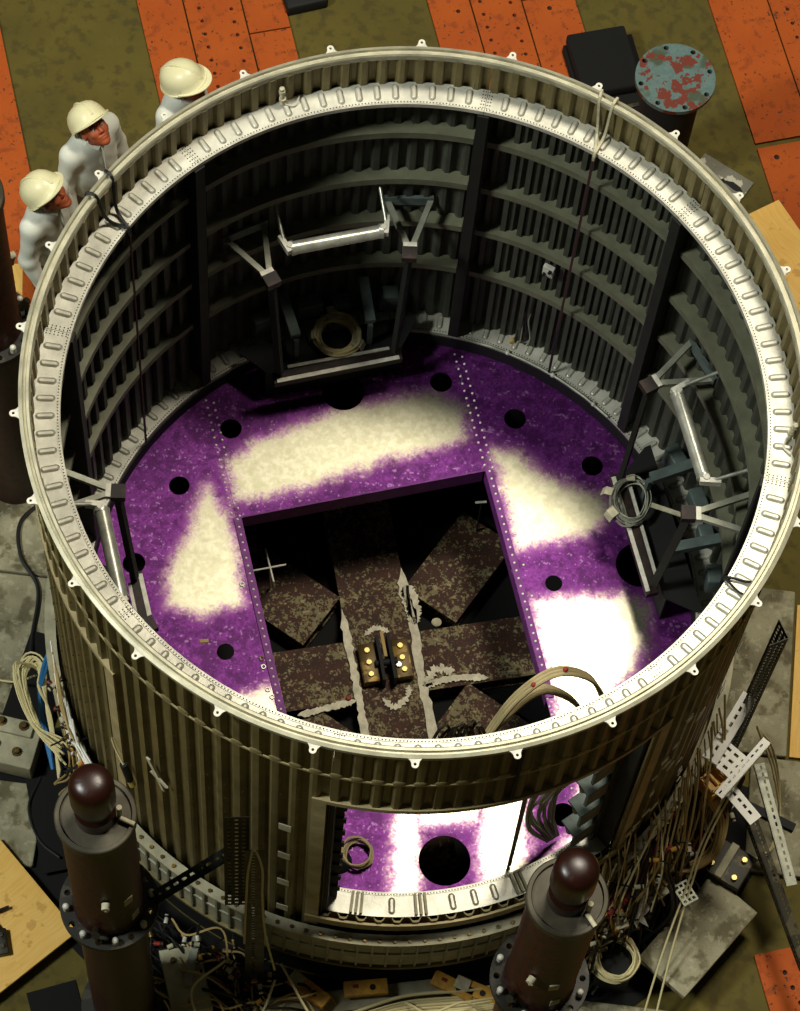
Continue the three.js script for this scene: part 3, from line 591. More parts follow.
// ---------------------------------------------------------------- people
function nets(sdf, lo, hi, h) {                       // naive surface nets: one closed surface from a distance field
  const n = [0, 1, 2].map((k) => Math.ceil((hi[k] - lo[k]) / h) + 1), [nx, ny, nz] = n, F = new Float32Array(nx * ny * nz), id = (i, j, k) => i + nx * (j + ny * k);
  for (let k = 0; k < nz; k++) for (let j = 0; j < ny; j++) for (let i = 0; i < nx; i++) F[id(i, j, k)] = sdf(lo[0] + i * h, lo[1] + j * h, lo[2] + k * h);
  const vid = new Int32Array(nx * ny * nz).fill(-1), pos = [], idx = [];
  for (let k = 0; k < nz - 1; k++) for (let j = 0; j < ny - 1; j++) for (let i = 0; i < nx - 1; i++) {
    let s = [0, 0, 0], c = 0;
    for (let e = 0; e < 12; e++) {
      const ax = e >> 2, u = e & 1, v = (e >> 1) & 1, a = [0, 0, 0]; a[(ax + 1) % 3] = u; a[(ax + 2) % 3] = v; const b = a.slice(); b[ax] = 1;
      const fa = F[id(i + a[0], j + a[1], k + a[2])], fb = F[id(i + b[0], j + b[1], k + b[2])];
      if ((fa < 0) !== (fb < 0)) { const t = fa / (fa - fb); for (let q = 0; q < 3; q++) s[q] += a[q] + (b[q] - a[q]) * t; c++; }
    }
    if (c) { vid[id(i, j, k)] = pos.length / 3; pos.push(lo[0] + (i + s[0] / c) * h, lo[1] + (j + s[1] / c) * h, lo[2] + (k + s[2] / c) * h); }
  }
  const st = [1, nx, nx * ny];
  for (let k = 1; k < nz - 1; k++) for (let j = 1; j < ny - 1; j++) for (let i = 1; i < nx - 1; i++) for (let ax = 0; ax < 3; ax++) {
    const a = id(i, j, k), b = a + st[ax]; if ((F[a] < 0) === (F[b] < 0)) continue;
    const u = st[(ax + 1) % 3], v = st[(ax + 2) % 3], q = [vid[a], vid[a - u], vid[a - u - v], vid[a - v]]; if (q.some((x) => x < 0)) continue;
    if (F[a] < 0) idx.push(q[0], q[1], q[2], q[0], q[2], q[3]); else idx.push(q[0], q[2], q[1], q[0], q[3], q[2]);
  }
  const g = new THREE.BufferGeometry(); g.setAttribute('position', new THREE.Float32BufferAttribute(pos, 3)); g.setIndex(idx); g.computeVertexNormals(); return g;
}
const smin = (a, b, k) => { const h = Math.max(k - Math.abs(a - b), 0) / k; return Math.min(a, b) - h * h * k * 0.25; };
const cap = (x, y, z, a, b, r0, r1) => { const dx = b[0] - a[0], dy = b[1] - a[1], dz = b[2] - a[2], px = x - a[0], py = y - a[1], pz = z - a[2], t = Math.min(1, Math.max(0, (px * dx + py * dy + pz * dz) / (dx * dx + dy * dy + dz * dz))); return Math.hypot(px - dx * t, py - dy * t, pz - dz * t) - (r0 + (r1 - r0) * t); };
const ell = (x, y, z, c, r) => { const a = (x - c[0]) / r[0], b = (y - c[1]) / r[1], d = (z - c[2]) / r[2], k = Math.hypot(a, b, d); return (k - 1) * Math.min(r[0], r[1], r[2]) * (0.5 + 0.5 * Math.min(1, k)); };
const headField = (x, y, z) => {
  const ax = Math.abs(x);
  let d = ell(x, y, z, [0, 0.03, -0.012], [0.077, 0.098, 0.097]);
  d = smin(d, ell(x, y, z, [0, -0.05, 0.03], [0.056, 0.066, 0.062]), 0.04);
  d = smin(d, ell(ax, y, z, [0.042, -0.018, 0.062], [0.026, 0.026, 0.024]), 0.02);
  d = smin(d, cap(ax, y, z, [0, 0.03, 0.084], [0.042, 0.027, 0.07], 0.012, 0.009), 0.018);
  d = Math.max(d, -(ell(ax, y, z, [0.032, 0.006, 0.096], [0.020, 0.013, 0.02])) - 0.003);
  d = smin(d, cap(x, y, z, [0, 0.018, 0.088], [0, -0.024, 0.108], 0.008, 0.0125), 0.012);
  d = smin(d, ell(ax, y, z, [0.012, -0.028, 0.097], [0.010, 0.008, 0.011]), 0.008);
  d = smin(d, ell(x, y, z, [0, -0.054, 0.088], [0.026, 0.0065, 0.010]), 0.008);
  d = smin(d, ell(x, y, z, [0, -0.068, 0.085], [0.022, 0.0075, 0.010]), 0.008);
  d = Math.max(d, -ell(x, y, z, [0, -0.061, 0.102], [0.026, 0.0025, 0.012]));
  d = smin(d, ell(x, y, z, [0, -0.098, 0.068], [0.026, 0.02, 0.022]), 0.022);
  d = smin(d, ell(ax, y, z, [0.080, -0.004, -0.012], [0.010, 0.033, 0.021]), 0.010);
  return d;
};
function handGeo(side) {                               // fingers hang down, palm faces the thigh
  const S = (x, y, z) => {
    let d = ell(x, y, z, [0, -0.045, 0], [0.017, 0.055, 0.042]);
    d = smin(d, cap(x, y, z, [0, 0.02, 0], [0, -0.02, 0], 0.027, 0.026), 0.02);
    const F = [[0.030, 0.070], [0.011, 0.080], [-0.010, 0.074], [-0.030, 0.058]];
    for (const [o, L] of F) { const c = side * -0.012; d = smin(d, Math.min(cap(x, y, z, [0, -0.085, o], [c, -0.085 - L * 0.5, o * 1.05], 0.0098, 0.0092), cap(x, y, z, [c, -0.085 - L * 0.5, o * 1.05], [c * 2.6, -0.085 - L * 0.98, o * 1.05], 0.0092, 0.0075)), 0.004); }
    d = smin(d, Math.min(cap(x, y, z, [0, -0.025, 0.034], [side * -0.012, -0.062, 0.060], 0.014, 0.0115), cap(x, y, z, [side * -0.012, -0.062, 0.060], [side * -0.018, -0.095, 0.064], 0.0115, 0.009)), 0.010);
    return d;
  };
  return nets(S, [-0.07, -0.19, -0.065], [0.07, 0.06, 0.09], 0.0042);
}
const HANDS = { 1: handGeo(1), '-1': handGeo(-1) }, HEAD = nets(headField, [-0.11, -0.14, -0.13], [0.11, 0.15, 0.14], 0.0038);
const headAt = V(0, 1.60, 0.045);
function person(label, at, turn, yaw, pitch, lean) {
  const t = thing('person', label, 'person', at, turn, 'workers in white hard hats beside the ring');
  const qh = new THREE.Quaternion().setFromEuler(new THREE.Euler(pitch, yaw, 0, 'YXZ')), mh = new THREE.Matrix4().compose(headAt.clone(), qh, V(1, 1, 1));
  const place = (g) => g.applyMatrix4(mh);
  const ln = (g) => { const m = new THREE.Matrix4().makeTranslation(0, 0.95, 0).multiply(new THREE.Matrix4().makeRotationX(0)).multiply(new THREE.Matrix4().makeTranslation(0, -0.95, 0)); return g.applyMatrix4(m); };
  const neckTop = V(0, -0.05, -0.02).applyQuaternion(qh).add(headAt);
  const limb = (x, y, z) => {
    const ax = Math.abs(x);
    let d = cap(x, y, z, [0, 1.44, -0.015], neckTop.toArray(), 0.062, 0.052);
    d = smin(d, ell(x, y, z, [0, 1.26, 0], [0.15, 0.20, 0.09]), 0.05);
    d = smin(d, ell(x, y, z, [0, 0.98, 0], [0.14, 0.16, 0.09]), 0.06);
    d = smin(d, cap(ax, y, z, [0.15, 1.41, -0.01], [0.235, 1.13, -0.02], 0.045, 0.036), 0.03);
    d = smin(d, cap(ax, y, z, [0.235, 1.13, -0.02], [0.245, 0.88, 0.06], 0.036, 0.027), 0.02);
    d = smin(d, cap(ax, y, z, [0.09, 0.9, 0], [0.10, 0.5, 0.01], 0.075, 0.05), 0.04);
    return smin(d, cap(ax, y, z, [0.10, 0.5, 0.01], [0.105, 0.1, -0.02], 0.05, 0.035), 0.02);
  };
  const hands = [1, -1].map((s) => HANDS[s].clone().rotateX(-0.3).translate(s * 0.245, 0.87, 0.065));
  mesh('body', [HEAD.clone().applyMatrix4(mh), nets(limb, [-0.34, 0.05, -0.16], [0.34, 1.62, 0.16], 0.014), ...hands], M.skinTone, t, 0, true);
  const shirt = (x, y, z) => {
    const ax = Math.abs(x);
    let d = ell(x, y, z, [0, 1.27, 0], [0.18, 0.24, 0.118]);
    d = smin(d, ell(x, y, z, [0, 1.03, 0.005], [0.172, 0.20, 0.125]), 0.08);
    d = smin(d, cap(x, y, z, [-0.15, 1.42, -0.01], [0.15, 1.42, -0.01], 0.060, 0.060), 0.08);
    d = smin(d, cap(ax, y, z, [0.17, 1.42, -0.01], [0.238, 1.13, -0.02], 0.062, 0.053), 0.04);
    d = smin(d, cap(ax, y, z, [0.238, 1.13, -0.02], [0.246, 0.91, 0.055], 0.058, 0.043), 0.03);
    d = smin(d, cap(x, y, z, [0, 1.46, -0.012], [0, 1.50, -0.008], 0.076, 0.070), 0.03);
    d += 0.0022 * Math.sin(y * 42 + 7 * Math.sin(x * 9) + z * 18) * Math.sin(x * 23 + y * 11);
    d = Math.max(d, -cap(x, y, z, [0, 1.49, -0.005], [0, 1.60, 0.02], 0.062, 0.08));
    return Math.max(d, 0.86 - y);
  };
  mesh('shirt', nets(shirt, [-0.36, 0.82, -0.19], [0.36, 1.58, 0.19], 0.011), M.shirt, t, 0, true);
  for (const s of [1, -1]) mesh('collar', [bar(V(s * 0.012, 1.462, 0.098), V(s * 0.062, 1.515, 0.035), 0.045, 0.008, V(s * 0.3, 0.5, 0.8)), bar(V(s * 0.058, 1.512, 0.045), V(s * 0.05, 1.525, -0.065), 0.045, 0.008, V(s, 0.6, 0)), bar(V(s * 0.056, 1.522, -0.06), V(0, 1.525, -0.085), 0.045, 0.008, V(0, 0.6, -1))], M.shirt, t);
  mesh('placket', tube([V(0, 1.46, 0.10), V(0, 1.40, 0.118), V(0, 1.27, 0.124), V(0, 1.1, 0.128)], 0.006, 20, 6), M.shirt, t);
  const legs = (x, y, z) => { const ax = Math.abs(x); let d = ell(x, y, z, [0, 0.93, 0], [0.165, 0.13, 0.118]); d = smin(d, cap(ax, y, z, [0.09, 0.9, 0], [0.10, 0.5, 0.01], 0.09, 0.068), 0.03); d = smin(d, cap(ax, y, z, [0.10, 0.5, 0.01], [0.105, 0.1, -0.015], 0.068, 0.058), 0.03); return Math.max(d, 0.07 - y); };
  mesh('trousers', nets(legs, [-0.2, 0.03, -0.15], [0.2, 1.08, 0.15], 0.013), M.trousers, t, 0, true);
  for (const s of [1, -1]) mesh('shoe', [new THREE.SphereGeometry(1, 16, 10).scale(0.05, 0.05, 0.14).translate(s * 0.107, 0.05, 0.045), rbox(0.095, 0.03, 0.27, s * 0.107, 0.015, 0.045, 0.012)], M.shoe, t);
  const dome = lathe([[0.001, 0.118], [0.03, 0.116], [0.06, 0.106], [0.085, 0.087], [0.102, 0.06], [0.111, 0.03], [0.115, 0.0], [0.118, -0.004], [0.124, -0.005], [0.126, -0.009], [0.112, -0.011], [0.108, 0.0], [0.10, 0.04], [0.001, 0.108]], 44).scale(1, 1, 1.2);
  const vis = new THREE.Shape(); vis.absellipse(0, 0, 0.122, 0.185, 0.15, Math.PI - 0.15, false); vis.absellipse(0, 0.01, 0.108, 0.118, Math.PI - 0.2, 0.2, true); vis.closePath();
  const visor = new THREE.ExtrudeGeometry(vis, { depth: 0.004, bevelEnabled: true, bevelSize: 0.002, bevelThickness: 0.002, bevelSegments: 2, curveSegments: 20 }).rotateX(Math.PI / 2).rotateX(0.10).translate(0, 0.002, 0);
  const ridge = tube([V(0, 0.02, -0.135), V(0, 0.078, -0.105), V(0, 0.116, -0.04), V(0, 0.116, 0.04), V(0, 0.078, 0.105), V(0, 0.02, 0.135)], 0.008, 30, 8);
  const hm = new THREE.Matrix4().makeRotationX(-0.12).scale(V(1.1, 1.12, 1.1)).setPosition(0, 0.052, -0.012);
  mesh('hard_hat', [dome, visor, ridge].map((g) => place(g.applyMatrix4(hm))), M.hat, t, 0.7);
  const hair = (x, y, z) => Math.max(ell(x, y, z, [0, 0.025, -0.022], [0.081, 0.10, 0.094]), z - 0.03 - Math.max(0, y) * 0.9, -y - 0.055);
  mesh('hair', place(nets(hair, [-0.1, -0.09, -0.13], [0.1, 0.14, 0.1], 0.007)), M.hair, t, 0, true);
  for (const s of [1, -1]) {
    const e = mesh('eye', place(ball(0.0125, s * 0.031, 0.006, 0.078, 12)), M.eyeWhite, t); mesh('iris', place(ball(0.0062, s * 0.030, 0.005, 0.0862, 8)), M.iris, e);
    mesh('eyebrow', place(tube([V(s * 0.014, 0.026, 0.0955), V(s * 0.03, 0.031, 0.091), V(s * 0.05, 0.024, 0.077)], 0.0036, 10, 5)), M.hair, t);
  }
  return t;
}
const ground0 = 0.0;
person('worker in a white hard hat and pale shirt, facing the ring in three quarter view', [-2.22, 0, -2.74], 0.95, -0.1, -0.98);
person('worker in a white hard hat and pale shirt, seen in profile nearest the rim', [-2.42, 0, -2.22], 1.25, 0.1, -0.82);
person('worker in a white hard hat standing on the orange plates, face mostly hidden', [-1.70, 0, -3.13], 1.2, 0.1, -0.35);

// ---------------------------------------------------------------- tall loading jacks
function jack(label, x, z, turn) {
  const t = thing('loading_jack', label, 'jack', [x, 0, z], turn);
  mesh('dark_base', [cyl(0.26, 0.26, 0.05, 0, 0.025, 0, 40)], M.darkSteel, t);
  mesh('lower_body', lathe([[0, 0.05], [0.185, 0.05], [0.185, 2.10], [0, 2.10]], 48), M.jack, t);
  const fl = new THREE.Shape(); fl.absarc(0, 0, 0.262, 0, Math.PI * 2); for (let k = 0; k < 16; k += 2) { const h = new THREE.Path(), a = (k + 0.5) * Math.PI / 8; h.absarc(0.227 * Math.cos(a), 0.227 * Math.sin(a), 0.017, 0, Math.PI * 2, true); fl.holes.push(h); }
  const bf = mesh('bolt_flange', slab(fl, 2.15, 0.05), M.darkSteel, t, 0.4);
  for (let k = 1; k < 16; k += 2) { const a = (k + 0.5) * Math.PI / 8; mesh('bolt', [cyl(0.018, 0.018, 0.05, 0.227 * Math.cos(a), 2.172, 0.227 * Math.sin(a), 12), ball(0.019, 0.227 * Math.cos(a), 2.195, 0.227 * Math.sin(a), 12)], M.white, bf); }
  mesh('upper_body', lathe([[0, 2.15], [0.19, 2.15], [0.19, 2.2], [0.182, 2.22], [0.182, 3.54], [0, 3.54]], 48), M.jack, t);
  mesh('top_plate', lathe([[0, 3.54], [0.196, 3.54], [0.2, 3.55], [0.2, 3.605], [0.194, 3.61], [0.176, 3.61], [0.172, 3.60], [0.172, 3.592], [0, 3.592]], 56), M.jackTop, t);
  mesh('ram', lathe([[0, 3.59], [0.1, 3.59], [0.1, 3.70], [0.086, 3.72], [0.086, 3.80], [0.104, 3.815], [0.110, 3.84], [0.110, 4.00], [0.107, 4.04], [0.095, 4.068], [0.07, 4.086], [0.04, 4.094], [0, 4.096]], 48), M.ram, t);
  mesh('fitting', [rod(V(0.02, 2.75, 0.19), V(0.02, 2.75, 0.225), 0.022), rod(V(0.02, 2.66, 0.2), V(0.02, 2.74, 0.215), 0.012)], M.tape, t);
  mesh('fitting', [rod(V(-0.05, 2.26, 0.185), V(-0.05, 2.32, 0.235), 0.022), rod(V(-0.05, 2.17, 0.22), V(-0.05, 2.3, 0.228), 0.014)], M.slotBrown, t);
  for (const [a, y] of [[0.75, 2.62], [0.95, 2.3]]) { const p = V(Math.sin(a) * 0.184, y, Math.cos(a) * 0.184); mesh('name_plate', [rbox(0.055, 0.09, 0.006, 0, 0, 0, 0.002, a).translate(p.x, p.y, p.z)], M.plate, t); }
  mesh('stay', [rod(V(0.12, 3.62, 0.02), V(0.19, 3.62, 0.05), 0.012), rod(V(0.118, 3.60, 0.0), V(0.118, 3.72, 0.0), 0.014)], M.tape, t);
  return t;
}
const j1 = jack('brown loading jack with a domed ram in the near left corner', -1.30, 2.33, 0.1);
copy(j1, 'brown loading jack with a domed ram in front of the open hatch', [1.00, 0, 2.46], -0.5);
copy(j1, 'dark loading jack cut by the left edge of the picture', [-2.50, 0, -0.99], 2.2);

// round pedestal behind the ring
{
  const [x, z, h] = [1.42, -3.84, 1.2], t = thing('round_pedestal', 'round steel pedestal with a flaking blue grey bolted cover behind the ring', 'pedestal', [x, 0, z]);
  mesh('foot', cyl(0.27, 0.27, 0.04, 0, 0.02, 0, 40), M.black, t);
  mesh('column', cyl(0.19, 0.19, h - 0.06, 0, 0.03 + h / 2, 0, 40), M.shadeBlack, t);
  const s = new THREE.Shape(); s.absarc(0, 0, 0.262, 0, Math.PI * 2); for (let k = 0; k < 8; k++) { const a = k * Math.PI / 4 + 0.45, hh = new THREE.Path(); hh.absarc(0.232 * Math.cos(a), 0.232 * Math.sin(a), 0.017, 0, Math.PI * 2, true); s.holes.push(hh); }
  mesh('cover', slab(s, h + 0.035, 0.035), M.drum, t, 0.4);
  mesh('cover_back', cyl(0.255, 0.255, 0.01, 0, h - 0.005, 0, 40), M.black, t);
}
{
  const t = thing('dark_block', 'low dark block lying at the top of the picture beside the pedestal', 'machine leg', [1.06, 0, -4.55], A0);
  mesh('foot', rbox(0.5, 0.10, 0.62, 0, 0.05, 0, 0.01), M.shadeBlack, t); mesh('column', rbox(0.42, 0.1, 0.5, -0.02, 0.15, -0.08, 0.02), M.shadeBlack, t); mesh('tag_plate', rbox(0.1, 0.012, 0.03, 0.1, 0.106, 0.27, 0.003), M.slotBrown, t);  // low black boxes with a small brown plate in front
}
tag(mesh('dark_wedge', rbox(0.3, 0.1, 0.22, -1.12, 0.05, -4.95, 0.02, 0.4), M.black), 'small dark block at the top edge on the orange plates', 'block');
{ const t = thing('paint_sheet', 'paint smeared pale board on the floor behind the rim', 'board', [1.89, 0.0, -3.86], -0.5); mesh('board', rbox(0.40, 0.02, 0.26, 0, 0.01, 0, 0.003), M.paint, t); for (const [x, z, a, b] of [[-0.1, 0, 0.06, 0.04], [0.02, 0.04, 0.035, 0.08], [0.1, -0.02, 0.07, 0.025], [0.06, 0.08, 0.05, 0.03]]) { const s = new THREE.Shape(); for (let i = 0; i < 14; i++) { const q = i / 14 * 6.283, r = rr(0.7, 1.25); const px = x + Math.cos(q) * a * r, pz = z + Math.sin(q) * b * r; i ? s.lineTo(px, pz) : s.moveTo(px, pz); } mesh('paint_splash', slab(s, 0.022, 0.002), M.black, t); } }

// ---------------------------------------------------------------- boards, slabs and plates on the ground
const board = (label, x, z, w, d, turn, y = 0, th = 0.025, m = M.wood, name = 'plywood_sheet', cat = 'plywood') => tag(Object.assign(mesh(name, rbox(w, th, d, 0, th / 2, 0, 0.004), m)), label, cat) && scene.children[scene.children.length - 1].position.set(x, y, z) && (scene.children[scene.children.length - 1].rotation.y = turn);
board('yellow plywood sheet beside the orange plates on the right behind the rim', 2.43, -2.92, 0.75, 1.5, 0.62, 0.026);
board('yellow plywood sheet at the right edge beside the grey concrete', 2.98, -0.25, 0.8, 1.04, 0);
board('yellow plywood sheet in the near left corner under the loose clamp', -2.19, 1.97, 0.77, 0.78, -0.75, 0.09);
board('worn plywood sheet on the far left behind the workers', -2.86, -2.1, 0.42, 0.9, 0.15, 0.0);
const block = (label, x0, x1, z0, z1, h, m = M.concrete) => { const o = mesh('concrete_block', rbox(x1 - x0, h, z1 - z0, 0, h / 2, 0, 0.012), m); o.position.set((x0 + x1) / 2, 0, (z0 + z1) / 2); tag(o, label, 'concrete block'); return o; };
block('grey concrete block farthest along the left edge beside the black hose', -3.2, -2.12, -0.98, -0.345, 0.055);
block('grey concrete block on the left between the black hose and the white cables', -3.2, -2.12, -0.33, 0.60, 0.055);
block('grey concrete block on the left between the bolted plate and the yellow plywood', -3.2, -1.98, 1.04, 1.56, 0.055);
block('grey concrete block on the right beside the tall slotted post', 2.12, 2.56, -0.85, 0.28, 0.05);
block('low grey concrete block on the right near the galvanised slotted bar', 2.34, 2.95, 0.30, 1.05, 0.05);
block('concrete floor block at the bottom edge right of the near jack', 1.30, 2.05, 1.98, 2.9, 0.05);
{
  const t = thing('bolted_plate', 'pale bolted steel plate on the left edge beside the white cables', 'bolted plate', [-2.36, 0.055, 0.83], -0.12);
  mesh('plate', rbox(0.62, 0.19, 0.30, 0, 0.095, 0, 0.008), M.plate, t);
  mesh('upper_plate', rbox(0.56, 0.03, 0.10, -0.02, 0.205, -0.09, 0.006), M.plate, t);
  for (const [x, z, y] of [[0.06, -0.1, 0.225], [0.2, -0.1, 0.225], [0.2, 0.06, 0.195], [0.06, 0.04, 0.195]]) mesh('bolt', [cyl(0.03, 0.03, 0.012, x, y, z, 20), cyl(0.022, 0.018, 0.03, x, y + 0.018, z, 12)], M.brass, t);
}
const sheet = (label, x, z, w, d, turn, y) => { const o = mesh('dark_pit_patch', rbox(w, 0.012, d, 0, 0.006, 0, 0.003), M.shadeBlack); o.position.set(x, y, z); o.rotation.y = turn; tag(o, label, 'pit patch'); };  // flat black sheet, darkness of a floor pit put in as colour
sheet('black sheet standing for a dark floor pit on the left under the looped white cables', -2.13, 0.36, 0.30, 0.6, -0.15, 0.056);
sheet('black sheet standing for a dark floor pit behind the near left jack', -1.90, 1.22, 0.27, 0.72, 0.33, 0.057);
sheet('black sheet standing for a dark floor pit at the left edge under the plywood corner', -1.66, 2.5, 0.3, 0.5, 0.4, 0.0);
{ const s = new THREE.Shape(); const o = []; for (let i = 0; i <= 40; i++) { const a = (-72 + 150 * i / 40) * D; o.push([2.62 * Math.sin(a), 2.62 * Math.cos(a)]); } for (let i = 40; i >= 0; i--) { const a = (-72 + 150 * i / 40) * D; o.push([2.02 * Math.sin(a), 2.02 * Math.cos(a)]); } tag(mesh('dark_base', slab(poly(o), 0.008, 0.006), M.shadeBlack), 'added curved black sheet standing for the shade on the ground round the near side of the ring', 'base plate'); }  // added black annulus, shade round the foot put in as colour
{
  const t = thing('steel_slab', 'mottled grey steel slab with square edges near the lower right', 'steel slab', [2.05, 0, 1.57], Math.atan2(-0.39, 0.55));
  mesh('slab', rbox(0.36, 0.06, 0.70, 0, 0.27, 0, 0.006), M.concrete, t); mesh('web', box(0.08, 0.24, 0.66, 0.0, 0.12, 0), M.black, t);
}
{
  const t = thing('bolt_block', 'dark steel block with three brass bolts behind the grey slab', 'bolt block', [2.20, 0, 1.12], -0.45);
  mesh('block', rbox(0.26, 0.36, 0.24, 0, 0.18, 0, 0.008), M.slotBrown, t); mesh('rail', rbox(0.05, 0.03, 0.24, -0.02, 0.375, 0, 0.006), M.plate, t);
  for (const [x, z] of [[0.07, -0.06], [0.07, 0.07], [-0.09, 0.06]]) mesh('bolt', [cyl(0.02, 0.017, 0.03, x, 0.375, z, 8)], M.brassBolt, t);
}
{
  const t = thing('anchor_plate', 'pale anchor plate with brass bolts beside the near left jack', 'anchor plate', [-0.95, 0.2, 2.2], 0.35);
  mesh('plate', rbox(0.24, 0.1, 0.42, 0, 0.05, 0, 0.008), M.plate, t); mesh('foot', box(0.16, 0.2, 0.3, 0, -0.1, 0), M.black, t);
  for (const [x, z] of [[-0.05, -0.12], [0.02, 0.02], [0.0, 0.14]]) mesh('bolt', [cyl(0.018, 0.016, 0.03, x, 0.112, z, 8)], M.brass, t);
  mesh('lever', [bar(V(0.0, 0.12, 0.05), V(0.09, 0.18, -0.16), 0.05, 0.025), rod(V(0.09, 0.17, -0.16), V(0.11, 0.24, -0.18), 0.028)], M.galv, t);
}
{ const t = thing('foot_plank', 'long pale grey plank lying in front of the open hatch', 'plank', [0.04, 0.2, 2.19], 0.24); mesh('plank', rbox(1.16, 0.04, 0.13, 0, 0.02, 0, 0.005), M.plate, t); for (const x of [-0.45, 0.45]) mesh('support', box(0.06, 0.19, 0.08, x, -0.1, 0), M.black, t); }
{ const t = thing('hand_clamp', 'dark hand clamp lying on the yellow plywood', 'clamp', [-2.10, 0.116, 2.02], 0.3); mesh('jaw', rbox(0.09, 0.05, 0.16, 0, 0.025, 0.06, 0.008), M.darkSteel, t); mesh('handle', [rod(V(0, 0.03, -0.02), V(-0.05, 0.03, -0.12), 0.018), rod(V(-0.05, 0.03, -0.12), V(0.08, 0.03, -0.15), 0.010)], M.black, t); for (const z of [0.02, 0.09]) mesh('bolt', cyl(0.014, 0.014, 0.015, 0.01, 0.055, z, 8), M.slotBrown, t); }

// ---------------------------------------------------------------- slotted angle iron
function slotted(name, label, a, b, w1, w2, m, up, pitch = 0.05, cat = 'slotted angle', rows = 1) {
  const Ln = a.distanceTo(b), face = (w) => {
    const s = poly([[0, 0], [w, 0], [w, Ln], [0, Ln]]);
    for (let z = pitch * 0.6; z < Ln - pitch * 0.5; z += pitch) for (let r = 0; r < rows; r++) { const c = w * (rows > 1 ? (r + 0.7) / (rows + 0.4) : 0.55), h = pitch * 0.28, v = Math.min(0.009, w * 0.10); s.holes.push(new THREE.Path([[c - v, z - h], [c + v, z - h], [c + v, z + h], [c - v, z + h]].map(([x, y]) => new THREE.Vector2(x, y)))); }
    return new THREE.ExtrudeGeometry(s, { depth: 0.004, bevelEnabled: false });
  };
  const t = thing(name, label, cat, a.toArray()), o = V(0, 0, 0), e = b.clone().sub(a);
  mesh('flat_side', orient(face(w1).rotateX(Math.PI / 2).translate(-w1 / 2, 0.004, 0), o, e, up), m, t);
  if (w2) mesh('upright_side', orient(face(w2).rotateX(Math.PI / 2).rotateZ(-Math.PI / 2).translate(-w1 / 2, 0, 0), o, e, up), m, t);
  return t;
}
const SA = 'slotted_angle';
slotted(SA, 'tall brown slotted angle post in front of the corrugated wall at the left', V(-0.55, 0, 2.16), V(-0.55, 2.8, 2.16), 0.105, 0.04, M.slotBrown, V(0.1, 0, 1));
slotted(SA, 'dark slotted angle bracing the near left jack to the post', V(-1.06, 2.2, 2.29), V(-0.70, 2.22, 2.0), 0.07, 0.06, M.slotDark, V(0, 1, 0.6));
slotted('perforated_plate', 'dark brown perforated plate hung upright before the corrugated wall', V(-0.655, 1.6, 2.10), V(-0.655, 3.0, 2.06), 0.13, 0, M.brownBlock, V(0.15, 0, 1), 0.06, 'perforated plate', 3);
slotted(SA, 'tall dark green slotted angle post on the right', V(2.15, 0.05, 0.42), V(2.15, 2.2, 0.42), 0.12, 0.12, M.slotDark, V(0.5, 0, 0.9), 0.045, 'slotted angle', 3);
slotted(SA, 'white slotted angle sloping up beside the ring at the right', V(1.92, 1.35, 0.85), V(2.12, 1.38, 0.43), 0.085, 0.04, M.whitePaint, V(0.2, 1, 0.1), 0.055);
slotted(SA, 'white slotted angle laid outermost, pointing to the lower left', V(1.97, 1.42, 1.08), V(2.23, 1.42, 0.71), 0.05, 0.06, M.whitePaint, V(0, 1, 0), 0.042);
slotted(SA, 'short cream slotted strip below the two white angles', V(2.03, 1.26, 0.95), V(2.22, 1.24, 1.14), 0.085, 0.0, M.whitePaint, V(0, 1, 0), 0.046);
slotted('perforated_plate', 'cream perforated plate joining the white slotted angles', V(1.93, 1.31, 0.74), V(2.12, 1.31, 0.88), 0.17, 0, M.whitePaint, V(0, 1, 0), 0.055, 'perforated plate', 3);
slotted(SA, 'galvanised slotted angle on the right running down from the white angles', V(2.31, 0.62, 0.56), V(2.55, 0.60, 1.29), 0.06, 0.03, M.galv, V(0, 1, 0), 0.045);
slotted(SA, 'dark slotted angle lowest on the right below the galvanised one', V(2.27, 0.55, 0.82), V(2.68, 0.5, 1.75), 0.06, 0.05, M.slotBrown, V(0.2, 1, 0), 0.03);
{ const t = thing('frame_leg', 'dark steel legs carrying the white slotted angles at the right', 'stand', [2.2, 0, 0.62]); for (const [x, z] of [[-0.16, 0.12], [-0.06, 0.24], [-0.12, 0.36]]) mesh('leg', bar(V(x, 0, z), V(x - 0.01, 1.2, z), 0.04, 0.04), M.black, t); mesh('cross_bar', bar(V(-0.16, 0.58, 0.12), V(0.35, 0.55, 0.3), 0.05, 0.05), M.black, t); }
{ const t = thing('terminal_box', 'tan terminal box with a small yellow open frame beside the white angles', 'terminal box', [1.97, 1.12, 0.93], 0.8); mesh('body', rbox(0.14, 0.1, 0.12, 0, 0.05, 0, 0.006), M.yellow, t); mesh('open_frame', [box(0.12, 0.016, 0.012, 0, 0.13, -0.06), box(0.12, 0.016, 0.012, 0, 0.13, 0.04), box(0.012, 0.016, 0.1, -0.055, 0.13, -0.01), box(0.012, 0.016, 0.1, 0.055, 0.13, -0.01), box(0.012, 0.016, 0.1, 0, 0.13, -0.01), box(0.01, 0.04, 0.01, 0.05, 0.11, 0.04), box(0.01, 0.04, 0.01, -0.05, 0.11, 0.04)], M.yellow, t); }

